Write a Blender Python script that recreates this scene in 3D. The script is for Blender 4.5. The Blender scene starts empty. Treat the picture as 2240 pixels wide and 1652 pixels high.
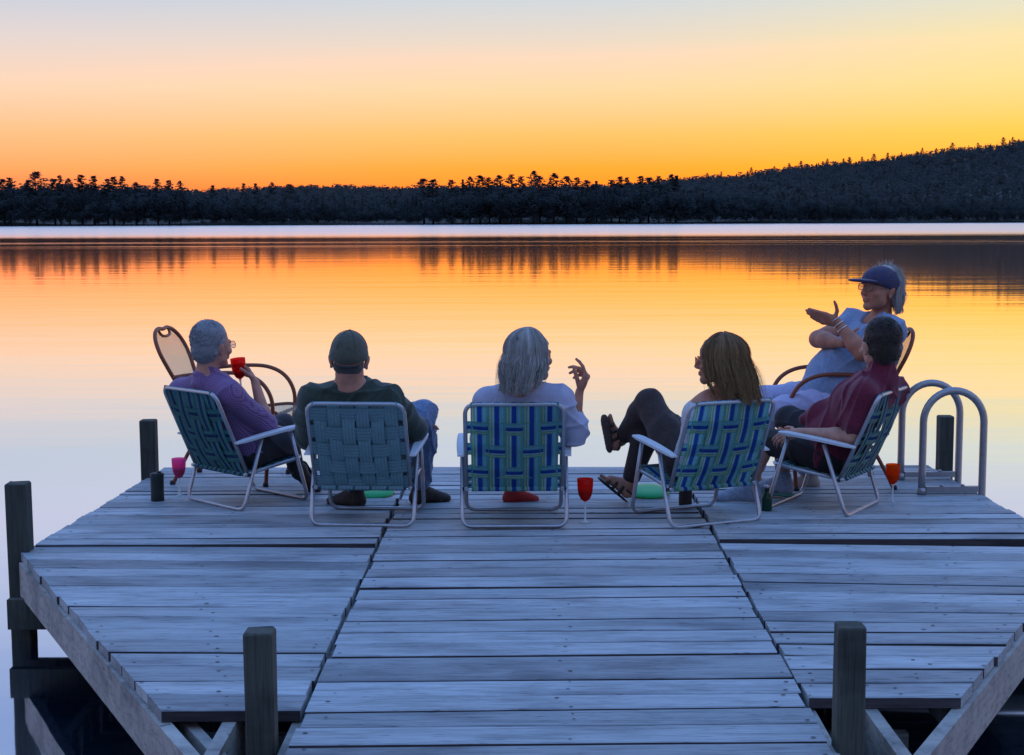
import bpy, bmesh, math, random
import numpy as np
from mathutils import Vector, Matrix
random.seed(7); np.random.seed(7)
R = math.radians
scene = bpy.context.scene
COL = scene.collection

# ------------------------------------------------------------------ camera
FPX, CX, CY, HOR, EYE = 3235.0, 1120.0, 826.0, 480.0, 1.6     # pixel units of a 2240 wide frame
PITCH = math.atan((CY - HOR) / FPX); ROLL = 0.0035
_f = Vector((0, math.cos(PITCH), -math.sin(PITCH)))
_r0 = Vector((1, 0, 0)); _u0 = Vector((0, math.sin(PITCH), math.cos(PITCH)))
_r = _r0 * math.cos(ROLL) - _u0 * math.sin(ROLL)
_u = _r0 * math.sin(ROLL) + _u0 * math.cos(ROLL)
cd = bpy.data.cameras.new("camera"); cam = bpy.data.objects.new("camera", cd); COL.objects.link(cam)
m = Matrix((( _r.x, _u.x, -_f.x), (_r.y, _u.y, -_f.y), (_r.z, _u.z, -_f.z))).to_4x4()
m.translation = Vector((0, 0, EYE)); cam.matrix_world = m
cd.sensor_width = 36; cd.lens = 36 * FPX / 2240; cd.clip_end = 9000; cd.clip_start = 0.1
scene.camera = cam

def P(x, y, d):
    """survey helper: the point seen at photo pixel (x, y) at a distance d (metres along Y)"""
    v = _f + _r * ((x - CX) / FPX) + _u * ((CY - y) / FPX)
    return Vector((0, 0, EYE)) + v * (d / v.y)
def G(x, y, z=0.0):
    v = _f + _r * ((x - CX) / FPX) + _u * ((CY - y) / FPX)
    return Vector((0, 0, EYE)) + v * ((z - EYE) / v.z)

# ------------------------------------------------------------------ dusk sky
def lin(c):
    if c[0] >= 254: return (1.55 if c[2] < 150 else 1.3,) + lin((0, c[1], c[2]))[1:]      # the glow is brighter than the film shows
    return tuple(((v / 255) / 12.92 if v <= 10 else ((v / 255 + .055) / 1.055) ** 2.4) for v in c)
world = bpy.data.worlds.new("World"); scene.world = world; world.use_nodes = True
nt = world.node_tree; nt.nodes.clear()
def nn(t, nt=nt, **kw):
    n = nt.nodes.new(t)
    for k, v in kw.items(): setattr(n, k, v)
    return n
def ramp(nt, stops, interp='B_SPLINE'):
    n = nt.nodes.new('ShaderNodeValToRGB'); cr = n.color_ramp; cr.interpolation = interp
    while len(cr.elements) < len(stops): cr.elements.new(0.5)
    for e, (p, c) in zip(cr.elements, stops):
        e.position = p; e.color = (*c[:3], 1)
    return n
out = nn('ShaderNodeOutputWorld'); bg = nn('ShaderNodeBackground'); bg.inputs[1].default_value = 1.0
tc = nn('ShaderNodeTexCoord'); sx = nn('ShaderNodeSeparateXYZ'); nt.links.new(tc.outputs['Generated'], sx.inputs[0])
# elevation, stretched so that the low sky gets most of the ramp
el = nn('ShaderNodeMath', operation='POWER'); mx = nn('ShaderNodeMath', operation='MAXIMUM'); mx.inputs[1].default_value = 0
nt.links.new(sx.outputs['Z'], mx.inputs[0]); nt.links.new(mx.outputs[0], el.inputs[0]); el.inputs[1].default_value = 0.5
E = lambda z: z ** 0.5
Z = (0.17, 0.42, 1.06)
upper = [(E(.19), lin((208, 212, 236))), (E(.25), lin((180, 196, 236))), (E(.31), lin((150, 176, 232))), (E(.42), (.33, .53, .98)), (E(.62), (.25, .48, 1.02)), (1.0, Z)]
mid = [(0.0, lin((250, 120, 40))), (E(.02), lin((255, 156, 40))), (E(.034), lin((255, 176, 56))), (E(.056), lin((255, 200, 108))),
       (E(.0865), lin((254, 221, 168))), (E(.117), lin((239, 221, 202))), (E(.147), lin((208, 218, 226)))] + upper
left = [(0.0, lin((245, 122, 80))), (E(.02), lin((250, 136, 82))), (E(.034), lin((255, 173, 106))), (E(.056), lin((255, 196, 140))),
        (E(.0865), lin((253, 217, 188))), (E(.117), lin((230, 216, 214))), (E(.147), lin((198, 208, 226)))] + upper
right = [(0.0, lin((255, 150, 20))), (E(.02), lin((255, 170, 20))), (E(.034), lin((255, 196, 45))), (E(.056), lin((255, 213, 85))),
         (E(.0865), lin((255, 228, 145))), (E(.117), lin((252, 232, 172))), (E(.147), lin((224, 229, 216)))] + upper
anti = [(0.0, lin((175, 165, 190))), (E(.03), lin((190, 172, 196))), (E(.12), lin((178, 180, 218))), (E(.3), lin((168, 184, 230))), (1.0, Z)]
rm, rl, rr, ra = (ramp(nt, s, 'EASE' if False else 'LINEAR') for s in (mid, left, right, anti))
for n in (rm, rl, rr, ra): nt.links.new(el.outputs[0], n.inputs[0])
def mapr(src, a, b):
    n = nn('ShaderNodeMapRange'); n.interpolation_type = 'SMOOTHSTEP'
    n.inputs['From Min'].default_value = a; n.inputs['From Max'].default_value = b
    nt.links.new(src, n.inputs['Value']); return n.outputs[0]
def mixc(a, b, f):
    n = nn('ShaderNodeMix', data_type='RGBA'); nt.links.new(f, n.inputs['Factor'])
    nt.links.new(a, n.inputs['A']); nt.links.new(b, n.inputs['B']); return n.outputs['Result']
c = mixc(rl.outputs[0], rm.outputs[0], mapr(sx.outputs['X'], -.42, .06))
c = mixc(c, rr.outputs[0], mapr(sx.outputs['X'], .02, .40))
c = mixc(ra.outputs[0], c, mapr(sx.outputs['Y'], -.35, .65))
nt.links.new(c, bg.inputs[0]); nt.links.new(bg.outputs[0], out.inputs[0])
scene.view_settings.view_transform = 'Standard'; scene.view_settings.look = 'None'
scene.view_settings.exposure = 0; scene.view_settings.gamma = 1
try:
    scene.cycles.max_bounces = 8; scene.cycles.transparent_max_bounces = 24
    scene.cycles.caustics_reflective = False
except Exception: pass

# ------------------------------------------------------------------ helpers
def tag(o, label=None, cat=None, group=None, kind=None):
    if label: o['label'] = label
    if cat: o['category'] = cat
    if group: o['group'] = group
    if kind: o['kind'] = kind
    return o
def empty(name, label, cat, loc=(0, 0, 0), rz=0.0, group=None):
    o = bpy.data.objects.new(name, None); COL.objects.link(o); o.location = loc; o.rotation_euler = (0, 0, rz)
    o.empty_display_size = .1
    return tag(o, label, cat, group)
bpy_upd = lambda: bpy.context.view_layer.update()

class MB:
    """collects shapes and links them as one mesh object"""
    def __init__(s): s.v = []; s.f = []; s.mi = []; s.uv = []; s.tone = []; s.t = 0.0; s.m = 0; s.smooth = []; s.sm = False
    def face(s, idx, uv=None):
        s.f.append(tuple(idx)); s.mi.append(s.m); s.tone.append(s.t); s.smooth.append(s.sm)
        s.uv.append(uv if uv else [(0, 0)] * len(idx))
    def add(s, vs):
        b = len(s.v); s.v.extend([tuple(x) for x in vs]); return b
    def hexa(s, p):      # 8 points: bottom 4 (ccw), top 4
        b = s.add(p)
        for q in ((3, 2, 1, 0), (4, 5, 6, 7), (0, 1, 5, 4), (1, 2, 6, 5), (2, 3, 7, 6), (3, 0, 4, 7)):
            s.face([b + i for i in q])
    def box(s, c, d, rot=None):
        c = Vector(c); M = rot if rot else Matrix.Identity(3)
        pts = []
        for z in (-1, 1):
            for x, y in ((-1, -1), (1, -1), (1, 1), (-1, 1)):
                pts.append(c + M @ Vector((x * d[0] / 2, y * d[1] / 2, z * d[2] / 2)))
        s.hexa(pts)
    def beam(s, a, b, w, h, up=(0, 0, 1)):     # box from a to b, width w, height h (centred)
        a = Vector(a); b = Vector(b); d = (b - a).normalized(); up = Vector(up)
        sd = d.cross(up).normalized(); u = sd.cross(d)
        pts = []
        for uu in (-h / 2, h / 2):
            for (e, ss) in ((a, -w / 2), (b, -w / 2), (b, w / 2), (a, w / 2)):
                pts.append(e + sd * ss + u * uu)
        s.hexa([pts[i] for i in (3, 2, 1, 0, 7, 6, 5, 4)])
    def tube(s, pts, r, n=10, closed=False, cap=True, flat=None):
        pts = [Vector(p) for p in pts]; N = len(pts)
        rad = r if isinstance(r, (list, tuple)) else [r] * N
        sm = s.sm; s.sm = True
        t0 = (pts[1] - pts[0]).normalized()
        nrm = t0.orthogonal().normalized() if flat is None else Vector(flat[0]).normalized()
        rings = []
        for i, p in enumerate(pts):
            if closed: t = (pts[(i + 1) % N] - pts[i - 1])
            else: t = (pts[min(i + 1, N - 1)] - pts[max(i - 1, 0)])
            t = t.normalized() if t.length > 1e-9 else t0
            nrm = (nrm - t * nrm.dot(t)).normalized(); bn = t.cross(nrm)
            fl = flat[1] if flat else 1.0
            rings.append(s.add([p + (nrm * math.cos(a) * fl + bn * math.sin(a)) * rad[i] for a in [2 * math.pi * k / n for k in range(n)]]))
        for i in range(N if closed else N - 1):
            a, b = rings[i], rings[(i + 1) % N]
            for k in range(n): s.face((a + k, a + (k + 1) % n, b + (k + 1) % n, b + k))
        s.sm = False
        if cap and not closed:
            s.face([rings[0] + k for k in range(n)][::-1]); s.face([rings[-1] + k for k in range(n)])
        s.sm = sm
    def lathe(s, prof, c=(0, 0, 0), n=24, rot=None):
        c = Vector(c); M = rot if rot else Matrix.Identity(3); sm = s.sm; s.sm = True; rings = []
        for (r, z) in prof:
            rings.append(s.add([c + M @ Vector((r * math.cos(2 * math.pi * k / n), r * math.sin(2 * math.pi * k / n), z)) for k in range(n)]))
        for i in range(len(prof) - 1):
            a, b = rings[i], rings[i + 1]
            for k in range(n): s.face((a + k, a + (k + 1) % n, b + (k + 1) % n, b + k))
        if prof[0][0] > 1e-4: s.face([rings[0] + k for k in range(n)][::-1])
        if prof[-1][0] > 1e-4: s.face([rings[-1] + k for k in range(n)])
        s.sm = sm
    def build(s, name, mats, parent=None, world=True):
        me = bpy.data.meshes.new(name); me.from_pydata(s.v, [], s.f)
        ms = mats if isinstance(mats, (list, tuple)) else [mats]
        for mm in ms: me.materials.append(mm)
        me.polygons.foreach_set('material_index', s.mi); me.polygons.foreach_set('use_smooth', s.smooth)
        uvl = me.uv_layers.new(name='UVMap'); uvl.data.foreach_set('uv', [c for f in s.uv for q in f for c in q])
        at = me.attributes.new('tone', 'FLOAT', 'FACE'); at.data.foreach_set('value', s.tone)
        me.update(); o = bpy.data.objects.new(name, me); COL.objects.link(o)
        if parent: put(o, parent, world)
        return o
def put(o, parent, world=True):
    """parent o; with world=True its coordinates are world ones and stay where they are"""
    o.parent = parent
    if world: o.matrix_parent_inverse = Matrix.LocRotScale(parent.location, parent.rotation_euler, parent.scale).inverted() if parent.parent is None else Matrix.Identity(4)
    return o
def bez(pts, per=6):
    """Catmull-Rom through the points"""
    pts = [Vector(p) for p in pts]; o = []
    for i in range(len(pts) - 1):
        p0 = pts[max(i - 1, 0)]; p1 = pts[i]; p2 = pts[i + 1]; p3 = pts[min(i + 2, len(pts) - 1)]
        for k in range(per):
            t = k / per
            o.append(.5 * ((2 * p1) + (p2 - p0) * t + (2 * p0 - 5 * p1 + 4 * p2 - p3) * t * t + (-p0 + 3 * p1 - 3 * p2 + p3) * t ** 3))
    o.append(pts[-1]); return o
def fillet(pts, r, n=5, closed=False):
    """round the corners of a polyline"""
    pts = [Vector(p) for p in pts]; o = []; N = len(pts)
    for i, p in enumerate(pts):
        if not closed and i in (0, N - 1): o.append(p); continue
        a = pts[i - 1]; b = pts[(i + 1) % N]; da = a - p; db = b - p
        rr_ = min(r, da.length * .45, db.length * .45)
        A = p + da.normalized() * rr_; B = p + db.normalized() * rr_
        for k in range(n + 1):
            t = k / n; o.append(A * (1 - t) ** 2 + p * 2 * t * (1 - t) + B * t * t)
    return o

# ------------------------------------------------------------------ materials
def mat(name):
    m = bpy.data.materials.new(name); m.use_nodes = True; nt = m.node_tree
    b = nt.nodes['Principled BSDF']; return m, nt, b
def simple(name, col, rough=.6, metal=0, spec=.5, noise=0.0, nscale=30, bump=0.0, bscale=200, trans=0.0, sheen=0.0):
    m, nt, b = mat(name)
    b.inputs['Roughness'].default_value = rough; b.inputs['Metallic'].default_value = metal
    b.inputs['Specular IOR Level'].default_value = spec
    if sheen: b.inputs['Sheen Weight'].default_value = sheen; b.inputs['Sheen Roughness'].default_value = .4
    b.inputs['Base Color'].default_value = (*col, 1)
    tc = nn('ShaderNodeTexCoord', nt)
    if noise:
        n = nn('ShaderNodeTexNoise', nt); n.inputs['Scale'].default_value = nscale; n.inputs['Detail'].default_value = 5
        nt.links.new(tc.outputs['Object'], n.inputs['Vector'])
        r = ramp(nt, [(.25, tuple(c * (1 - noise) for c in col)), (.75, tuple(min(1, c * (1 + noise)) for c in col))], 'LINEAR')
        nt.links.new(n.outputs['Fac'], r.inputs[0]); nt.links.new(r.outputs[0], b.inputs['Base Color'])
    if bump:
        n2 = nn('ShaderNodeTexNoise', nt); n2.inputs['Scale'].default_value = bscale; n2.inputs['Detail'].default_value = 3
        nt.links.new(tc.outputs['Object'], n2.inputs['Vector'])
        bp = nn('ShaderNodeBump', nt); bp.inputs['Strength'].default_value = bump; bp.inputs['Distance'].default_value = .01
        nt.links.new(n2.outputs['Fac'], bp.inputs['Height']); nt.links.new(bp.outputs[0], b.inputs['Normal'])
    return m

def wood(name, col, stretch=(1.2, 14, 14), grain=.42, rough=.62, toned=True, dark=(.05, .05, .055)):
    m, nt, b = mat(name); L = nt.links.new
    tc = nn('ShaderNodeTexCoord', nt); mp = nn('ShaderNodeMapping', nt); mp.inputs['Scale'].default_value = stretch
    at = nn('ShaderNodeAttribute', nt, attribute_name='tone')
    cx = nn('ShaderNodeCombineXYZ', nt); ml = nn('ShaderNodeMath', nt, operation='MULTIPLY'); ml.inputs[1].default_value = 37.0
    L(at.outputs['Fac'], ml.inputs[0]); L(ml.outputs[0], cx.inputs[0]); L(ml.outputs[0], cx.inputs[2])
    ad = nn('ShaderNodeVectorMath', nt, operation='ADD'); L(tc.outputs['Object'], mp.inputs[0]); L(mp.outputs[0], ad.inputs[0]); L(cx.outputs[0], ad.inputs[1])
    n1 = nn('ShaderNodeTexNoise', nt); n1.inputs['Scale'].default_value = 2.6; n1.inputs['Detail'].default_value = 9; n1.inputs['Roughness'].default_value = .68; n1.inputs['Distortion'].default_value = .4
    L(ad.outputs[0], n1.inputs['Vector'])
    r1 = ramp(nt, [(.28, tuple(c * (1 - grain) for c in col)), (.52, col), (.8, tuple(c * (1 + grain * .45) for c in col))], 'LINEAR'); L(n1.outputs['Fac'], r1.inputs[0])
    mpf = nn('ShaderNodeMapping', nt); mpf.inputs['Scale'].default_value = tuple(v * f for v, f in zip(stretch, (2.2, 6, 6) if stretch[0] < 2 else (6, 6, 2.2))); adf = nn('ShaderNodeVectorMath', nt, operation='ADD'); L(tc.outputs['Object'], mpf.inputs[0]); L(mpf.outputs[0], adf.inputs[0]); L(cx.outputs[0], adf.inputs[1])
    nf = nn('ShaderNodeTexNoise', nt); nf.inputs['Scale'].default_value = 1.6; nf.inputs['Detail'].default_value = 4; L(adf.outputs[0], nf.inputs['Vector'])
    rf = ramp(nt, [(.30, (.62,) * 3), (.46, (.98,) * 3), (.75, (1.12,) * 3)], 'LINEAR'); L(nf.outputs['Fac'], rf.inputs[0])
    muf = nn('ShaderNodeMix', nt, data_type='RGBA', blend_type='MULTIPLY'); muf.inputs['Factor'].default_value = .85; L(r1.outputs[0], muf.inputs['A']); L(rf.outputs[0], muf.inputs['B'])
    # large weather stains
    n2 = nn('ShaderNodeTexNoise', nt); n2.inputs['Scale'].default_value = 1.7; n2.inputs['Detail'].default_value = 6; n2.inputs['Roughness'].default_value = .6
    mp2 = nn('ShaderNodeMapping', nt); mp2.inputs['Scale'].default_value = (.8, 2.2, 2); L(tc.outputs['Object'], mp2.inputs[0]); 
    ad2 = nn('ShaderNodeVectorMath', nt, operation='ADD'); L(mp2.outputs[0], ad2.inputs[0]); L(cx.outputs[0], ad2.inputs[1]); L(ad2.outputs[0], n2.inputs['Vector'])
    r2 = ramp(nt, [(.34, (.58, .58, .60)), (.50, (1, 1, 1)), (.8, (1.14, 1.14, 1.14))], 'LINEAR'); L(n2.outputs['Fac'], r2.inputs[0])
    mu = nn('ShaderNodeMix', nt, data_type='RGBA', blend_type='MULTIPLY'); mu.inputs['Factor'].default_value = 1; L(muf.outputs['Result'], mu.inputs['A']); L(r2.outputs[0], mu.inputs['B'])
    # short dark checks and knots
    n3 = nn('ShaderNodeTexNoise', nt); n3.inputs['Scale'].default_value = 9; n3.inputs['Detail'].default_value = 4
    L(ad.outputs[0], n3.inputs['Vector'])
    r3 = ramp(nt, [(.62, (0, 0, 0)), (.72, (.85, .85, .85))], 'LINEAR'); L(n3.outputs['Fac'], r3.inputs[0])
    mk = nn('ShaderNodeMix', nt, data_type='RGBA'); L(r3.outputs[0], mk.inputs['Factor']); L(mu.outputs['Result'], mk.inputs['A']); mk.inputs['B'].default_value = (*dark, 1)
    tn = nn('ShaderNodeMapRange', nt); tn.inputs['To Min'].default_value = .72; tn.inputs['To Max'].default_value = 1.20; L(at.outputs['Fac'], tn.inputs['Value'])
    hs = nn('ShaderNodeMix', nt, data_type='RGBA', blend_type='MULTIPLY'); hs.inputs['Factor'].default_value = 1 if toned else 0
    L(mk.outputs['Result'], hs.inputs['A']); L(tn.outputs[0], hs.inputs['B']); L(hs.outputs['Result'], b.inputs['Base Color'])
    bp = nn('ShaderNodeBump', nt); bp.inputs['Strength'].default_value = .35; bp.inputs['Distance'].default_value = .004
    L(n1.outputs['Fac'], bp.inputs['Height']); L(bp.outputs[0], b.inputs['Normal'])
    b.inputs['Roughness'].default_value = rough; b.inputs['Specular IOR Level'].default_value = .35
    return m
M = {}
M['plank'] = wood('weathered_planks', (.46, .49, .50), rough=.55)
M['beam'] = wood('weathered_beam', (.46, .43, .38), stretch=(2, 2, 14), grain=.3)
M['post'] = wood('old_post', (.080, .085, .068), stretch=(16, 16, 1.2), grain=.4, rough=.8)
M['edge'] = wood('shaded_board_edge', (.085, .07, .075), grain=.4, rough=.8)  # board sides: the shade of the gaps is put into this dark colour
M['nail'] = simple('rusty_nail', (.09, .085, .085), .7)

# ================================================================== WATER
ZW = -0.44
def make_water():
    mb = MB(); S = 4000
    b = mb.add([(-S, -60, ZW), (S, -60, ZW), (S, 2500, ZW), (-S, 2500, ZW)]); mb.face((b, b + 1, b + 2, b + 3))
    m, nt, pb = mat('lake_water'); L = nt.links.new; nt.nodes.remove(pb); o = nt.nodes['Material Output']
    tc = nn('ShaderNodeTexCoord', nt); sp = nn('ShaderNodeSeparateXYZ', nt); L(tc.outputs['Object'], sp.inputs[0])
    # wind-ruffled belt far out: edge follows stretched noise
    mp = nn('ShaderNodeMapping', nt); mp.inputs['Scale'].default_value = (.0035, .035, 1); L(tc.outputs['Object'], mp.inputs[0])
    n = nn('ShaderNodeTexNoise', nt); n.inputs['Scale'].default_value = 1.0; n.inputs['Detail'].default_value = 5; L(mp.outputs[0], n.inputs['Vector'])
    k = nn('ShaderNodeMath', nt, operation='MULTIPLY_ADD'); k.inputs[1].default_value = 110; L(n.outputs['Fac'], k.inputs[0]); L(sp.outputs['Y'], k.inputs[2])
    belt = nn('ShaderNodeMapRange', nt); belt.interpolation_type = 'SMOOTHSTEP'; belt.inputs['From Min'].default_value = 190; belt.inputs['From Max'].default_value = 320; L(k.outputs[0], belt.inputs['Value'])
    mp3 = nn('ShaderNodeMapping', nt); mp3.inputs['Scale'].default_value = (.006, .16, 1); L(tc.outputs['Object'], mp3.inputs[0])
    n3 = nn('ShaderNodeTexNoise', nt); n3.inputs['Scale'].default_value = 1.0; n3.inputs['Detail'].default_value = 4; L(mp3.outputs[0], n3.inputs['Vector'])
    th = nn('ShaderNodeMapRange', nt); th.interpolation_type = 'SMOOTHSTEP'; th.inputs['From Min'].default_value = .58; th.inputs['From Max'].default_value = .70; L(n3.outputs['Fac'], th.inputs['Value'])
    ra_ = nn('ShaderNodeMapRange', nt); ra_.interpolation_type = 'SMOOTHSTEP'; ra_.inputs['From Min'].default_value = 60; ra_.inputs['From Max'].default_value = 120; L(sp.outputs['Y'], ra_.inputs['Value'])
    st_ = nn('ShaderNodeMath', nt, operation='MULTIPLY'); L(th.outputs[0], st_.inputs[0]); L(ra_.outputs[0], st_.inputs[1])
    s2 = nn('ShaderNodeMath', nt, operation='MULTIPLY_ADD'); s2.inputs[1].default_value = .30; s2.use_clamp = True; L(st_.outputs[0], s2.inputs[0]); L(belt.outputs[0], s2.inputs[2])
    # ripples
    def rip(sc, s, det, dist, prev=None, stren=1.0):
        mp = nn('ShaderNodeMapping', nt); mp.inputs['Scale'].default_value = sc; mp.inputs['Rotation'].default_value = (0, 0, R(4)); L(tc.outputs['Object'], mp.inputs[0])
        n = nn('ShaderNodeTexNoise', nt); n.inputs['Scale'].default_value = s; n.inputs['Detail'].default_value = det; L(mp.outputs[0], n.inputs['Vector'])
        bp = nn('ShaderNodeBump', nt); bp.inputs['Strength'].default_value = stren; bp.inputs['Distance'].default_value = dist
        L(n.outputs['Fac'], bp.inputs['Height'])
        if prev: L(prev, bp.inputs['Normal'])
        return bp.outputs[0]
    b1 = rip((.10, .55, 1), 1.0, 2, .006)
    b2 = rip((.6, 1.6, 1), 1.0, 2, .0016, b1)
    rg = nn('ShaderNodeMapRange', nt); rg.inputs['To Min'].default_value = .045; rg.inputs['To Max'].default_value = .26; L(s2.outputs[0], rg.inputs['Value'])
    gl = nn('ShaderNodeBsdfGlossy', nt); gl.inputs['Color'].default_value = (1, 1, 1, 1); L(rg.outputs[0], gl.inputs['Roughness']); L(b2, gl.inputs['Normal'])
    df = nn('ShaderNodeBsdfDiffuse', nt); df.inputs['Color'].default_value = (.012, .03, .055, 1)
    lw = nn('ShaderNodeLayerWeight', nt); lw.inputs['Blend'].default_value = .5
    # reflectance against the viewing angle (facing = 1 - cos)
    r = ramp(nt, [(0.0, (.03,) * 3), (.5, (.30,) * 3), (.66, (.74,) * 3), (.78, (.90,) * 3), (.90, (.96,) * 3), (1, (.98,) * 3)], 'LINEAR')
    L(lw.outputs['Facing'], r.inputs[0])
    mx = nn('ShaderNodeMixShader', nt); L(r.outputs[0], mx.inputs[0]); L(df.outputs[0], mx.inputs[1]); L(gl.outputs[0], mx.inputs[2]); L(mx.outputs[0], o.inputs[0])
    w = mb.build('lake', m); tag(w, 'calm lake mirroring the sunset sky', None, kind='structure'); return w
make_water()

# ================================================================== FAR SHORE
SKY = [(-400, 418), (0, 420), (200, 420), (412, 423), (500, 417), (620, 411), (735, 407), (860, 411), (960, 411), (1080, 411), (1200, 411), (1290, 409), (1400, 403),
       (1500, 390), (1600, 384), (1650, 375), (1700, 371), (1750, 362), (1800, 358), (1900, 348), (2000, 337), (2050, 328), (2130, 321), (2200, 311), (2260, 300), (2500, 280), (2900, 262)]
def ylook(tab, x):
    for (a, ya), (b, yb) in zip(tab, tab[1:]):
        if a <= x <= b: return ya + (yb - ya) * (x - a) / (b - a)
    return tab[0][1] if x < tab[0][0] else tab[-1][1]
RY = 1500.0
def ridge_h(X):      # canopy height of the ridge (Y = RY) at world X
    x = CX + X / RY * FPX
    hz = HOR - (x - CX) * ROLL
    return (hz - ylook(SKY, x)) / FPX * RY + EYE
def ground_h(X, Y):
    if Y < 604: return ZW - .3 + (Y - 600) * .1
    t = min(1, (Y - 604) / (RY - 604)); hh = max(ridge_h(X * RY / Y) - 12, 2)
    base = hh * (t ** 1.15) * (1 - .0 * t)
    if Y > RY: base = hh - (Y - RY) * .12
    return ZW + .1 + base
def terrain():
    xs = np.linspace(-1000, 1500, 110); ys = np.concatenate([np.linspace(598, 700, 12), np.linspace(720, 1500, 34), np.linspace(1560, 1900, 6)])
    vs = [(x, y, ground_h(x, y) + (1.2 * math.sin(x * .05 + y * .03) if y > 640 else .15 * math.sin(x * .21))) for y in ys for x in xs]
    mb = MB(); mb.sm = True; mb.add(vs); W = len(xs)
    for j in range(len(ys) - 1):
        for i in range(W - 1): mb.face((j * W + i, j * W + i + 1, (j + 1) * W + i + 1, (j + 1) * W + i))
    o = mb.build('hills', simple('forest_floor', (.035, .04, .035), .9, noise=.3, nscale=.05)); tag(o, 'low wooded hills on the far side of the lake', None, kind='structure')
terrain()
def leafmat(name, c1, c2):
    m, nt, b = mat(name); L = nt.links.new
    g = nn('ShaderNodeNewGeometry', nt); r = ramp(nt, [(0, c1), (1, c2)], 'LINEAR'); L(g.outputs['Random Per Island'], r.inputs[0]); L(r.outputs[0], b.inputs['Base Color'])
    b.inputs['Roughness'].default_value = .85; b.inputs['Specular IOR Level'].default_value = .1
    vm = nn('ShaderNodeMix', nt, data_type='VECTOR'); vm.inputs['Factor'].default_value = .90; L(g.outputs['Normal'], vm.inputs['A']); vm.inputs['B'].default_value = (0, -.35, .94)
    nz = nn('ShaderNodeVectorMath', nt, operation='NORMALIZE'); L(vm.outputs['Result'], nz.inputs[0]); L(nz.outputs[0], b.inputs['Normal'])
    o = nt.nodes['Material Output']; tr = nn('ShaderNodeBsdfTranslucent', nt); L(r.outputs[0], tr.inputs[0]); ms = nn('ShaderNodeMixShader', nt); ms.inputs[0].default_value = .5; L(b.outputs[0], ms.inputs[1]); L(tr.outputs[0], ms.inputs[2]); L(ms.outputs[0], o.inputs[0])
    return m
M['needles'] = leafmat('pine_needles', (.080, .098, .104), (.098, .116, .120))
M['leaves'] = leafmat('tree_leaves', (.084, .102, .106), (.102, .120, .120))
M['bark'] = simple('bark', (.06, .05, .04), .9, noise=.3, nscale=4)

def tri_cloud(centres, size, rng, flat=.6):
    """one small irregular triangle pair per centre -> (verts, faces)"""
    n = len(centres); c = np.asarray(centres)
    d = rng.normal(size=(n, 3)); d /= np.linalg.norm(d, axis=1)[:, None]; d[:, 2] *= flat
    e = rng.normal(size=(n, 3)); e /= np.linalg.norm(e, axis=1)[:, None]; e[:, 2] *= flat
    s = (np.asarray(size) * rng.uniform(.6, 1.4, n))[:, None]
    v = np.stack([c - d * s, c + e * s * .8, c + d * s, c - e * s * .8], 1).reshape(-1, 3)
    f = np.arange(n * 4).reshape(n, 4); return v, f
def pine_arch(seed, H=20.0, wide=1.0, nleaf=1500):
    rng = np.random.default_rng(seed); cs = []; sz = []
    lo = rng.uniform(.15, .3); nb = 26
    for b in range(nb):
        t = lo + (1 - lo) * (b / (nb - 1)) ** .9; z = H * t
        L = H * wide * (.27 * (1 - t) ** .75 + .035) * rng.uniform(.55, 1.3)
        for a in rng.uniform(0, 2 * math.pi, 4):
            ll = L * rng.uniform(.5, 1.15); k = int(nleaf / nb / 4) + 1
            s = rng.uniform(.15, 1, k) ** .7
            tilt = rng.uniform(.02, .30)
            x = np.cos(a) * ll * s + rng.normal(0, .16, k); y = np.sin(a) * ll * s + rng.normal(0, .16, k)
            cs.append(np.stack([x, y, z + tilt * ll * s + rng.normal(0, .14, k)], 1)); sz.append(np.full(k, .34 + .10 * (1 - t)))
    cs.append(np.array([[0, 0, H + i * .12] for i in range(-5, 3)])); sz.append(np.full(8, .22))
    return np.concatenate(cs), np.concatenate(sz), H
def oak_arch(seed, H=15.0, nleaf=1400):
    rng = np.random.default_rng(seed); cs = []; nb = 16
    for b in range(nb):
        c = rng.normal(0, 1, 3) * (H * .17, H * .17, H * .17); c[2] += H * .66; r = H * rng.uniform(.09, .17)
        k = nleaf // nb; d = rng.normal(size=(k, 3)); d /= np.linalg.norm(d, axis=1)[:, None]
        cs.append(c + d * r * rng.uniform(.7, 1.1, k)[:, None])
    c = np.concatenate(cs); c[:, 2] = np.clip(c[:, 2], H * .22, H * 1.02); return c, np.full(len(c), .42), H
def np_mesh(name, v, f, m):
    me = bpy.data.meshes.new(name); nv, nf, k = len(v), len(f), f.shape[1]
    me.vertices.add(nv); me.vertices.foreach_set('co', np.ascontiguousarray(v, dtype=np.float32).ravel())
    me.loops.add(nf * k); me.loops.foreach_set('vertex_index', np.ascontiguousarray(f, dtype=np.int32).ravel())
    me.polygons.add(nf); me.polygons.foreach_set('loop_start', np.arange(0, nf * k, k, dtype=np.int32))
    me.update(calc_edges=True); me.materials.append(m); return me
rng = np.random.default_rng(3)
pines = [pine_arch(s, 20, w) for s, w in ((1, 1.0), (2, .8), (5, 1.25), (9, .95), (12, .7))]
oaks = [oak_arch(s) for s in (3, 4, 6, 8)]
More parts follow.
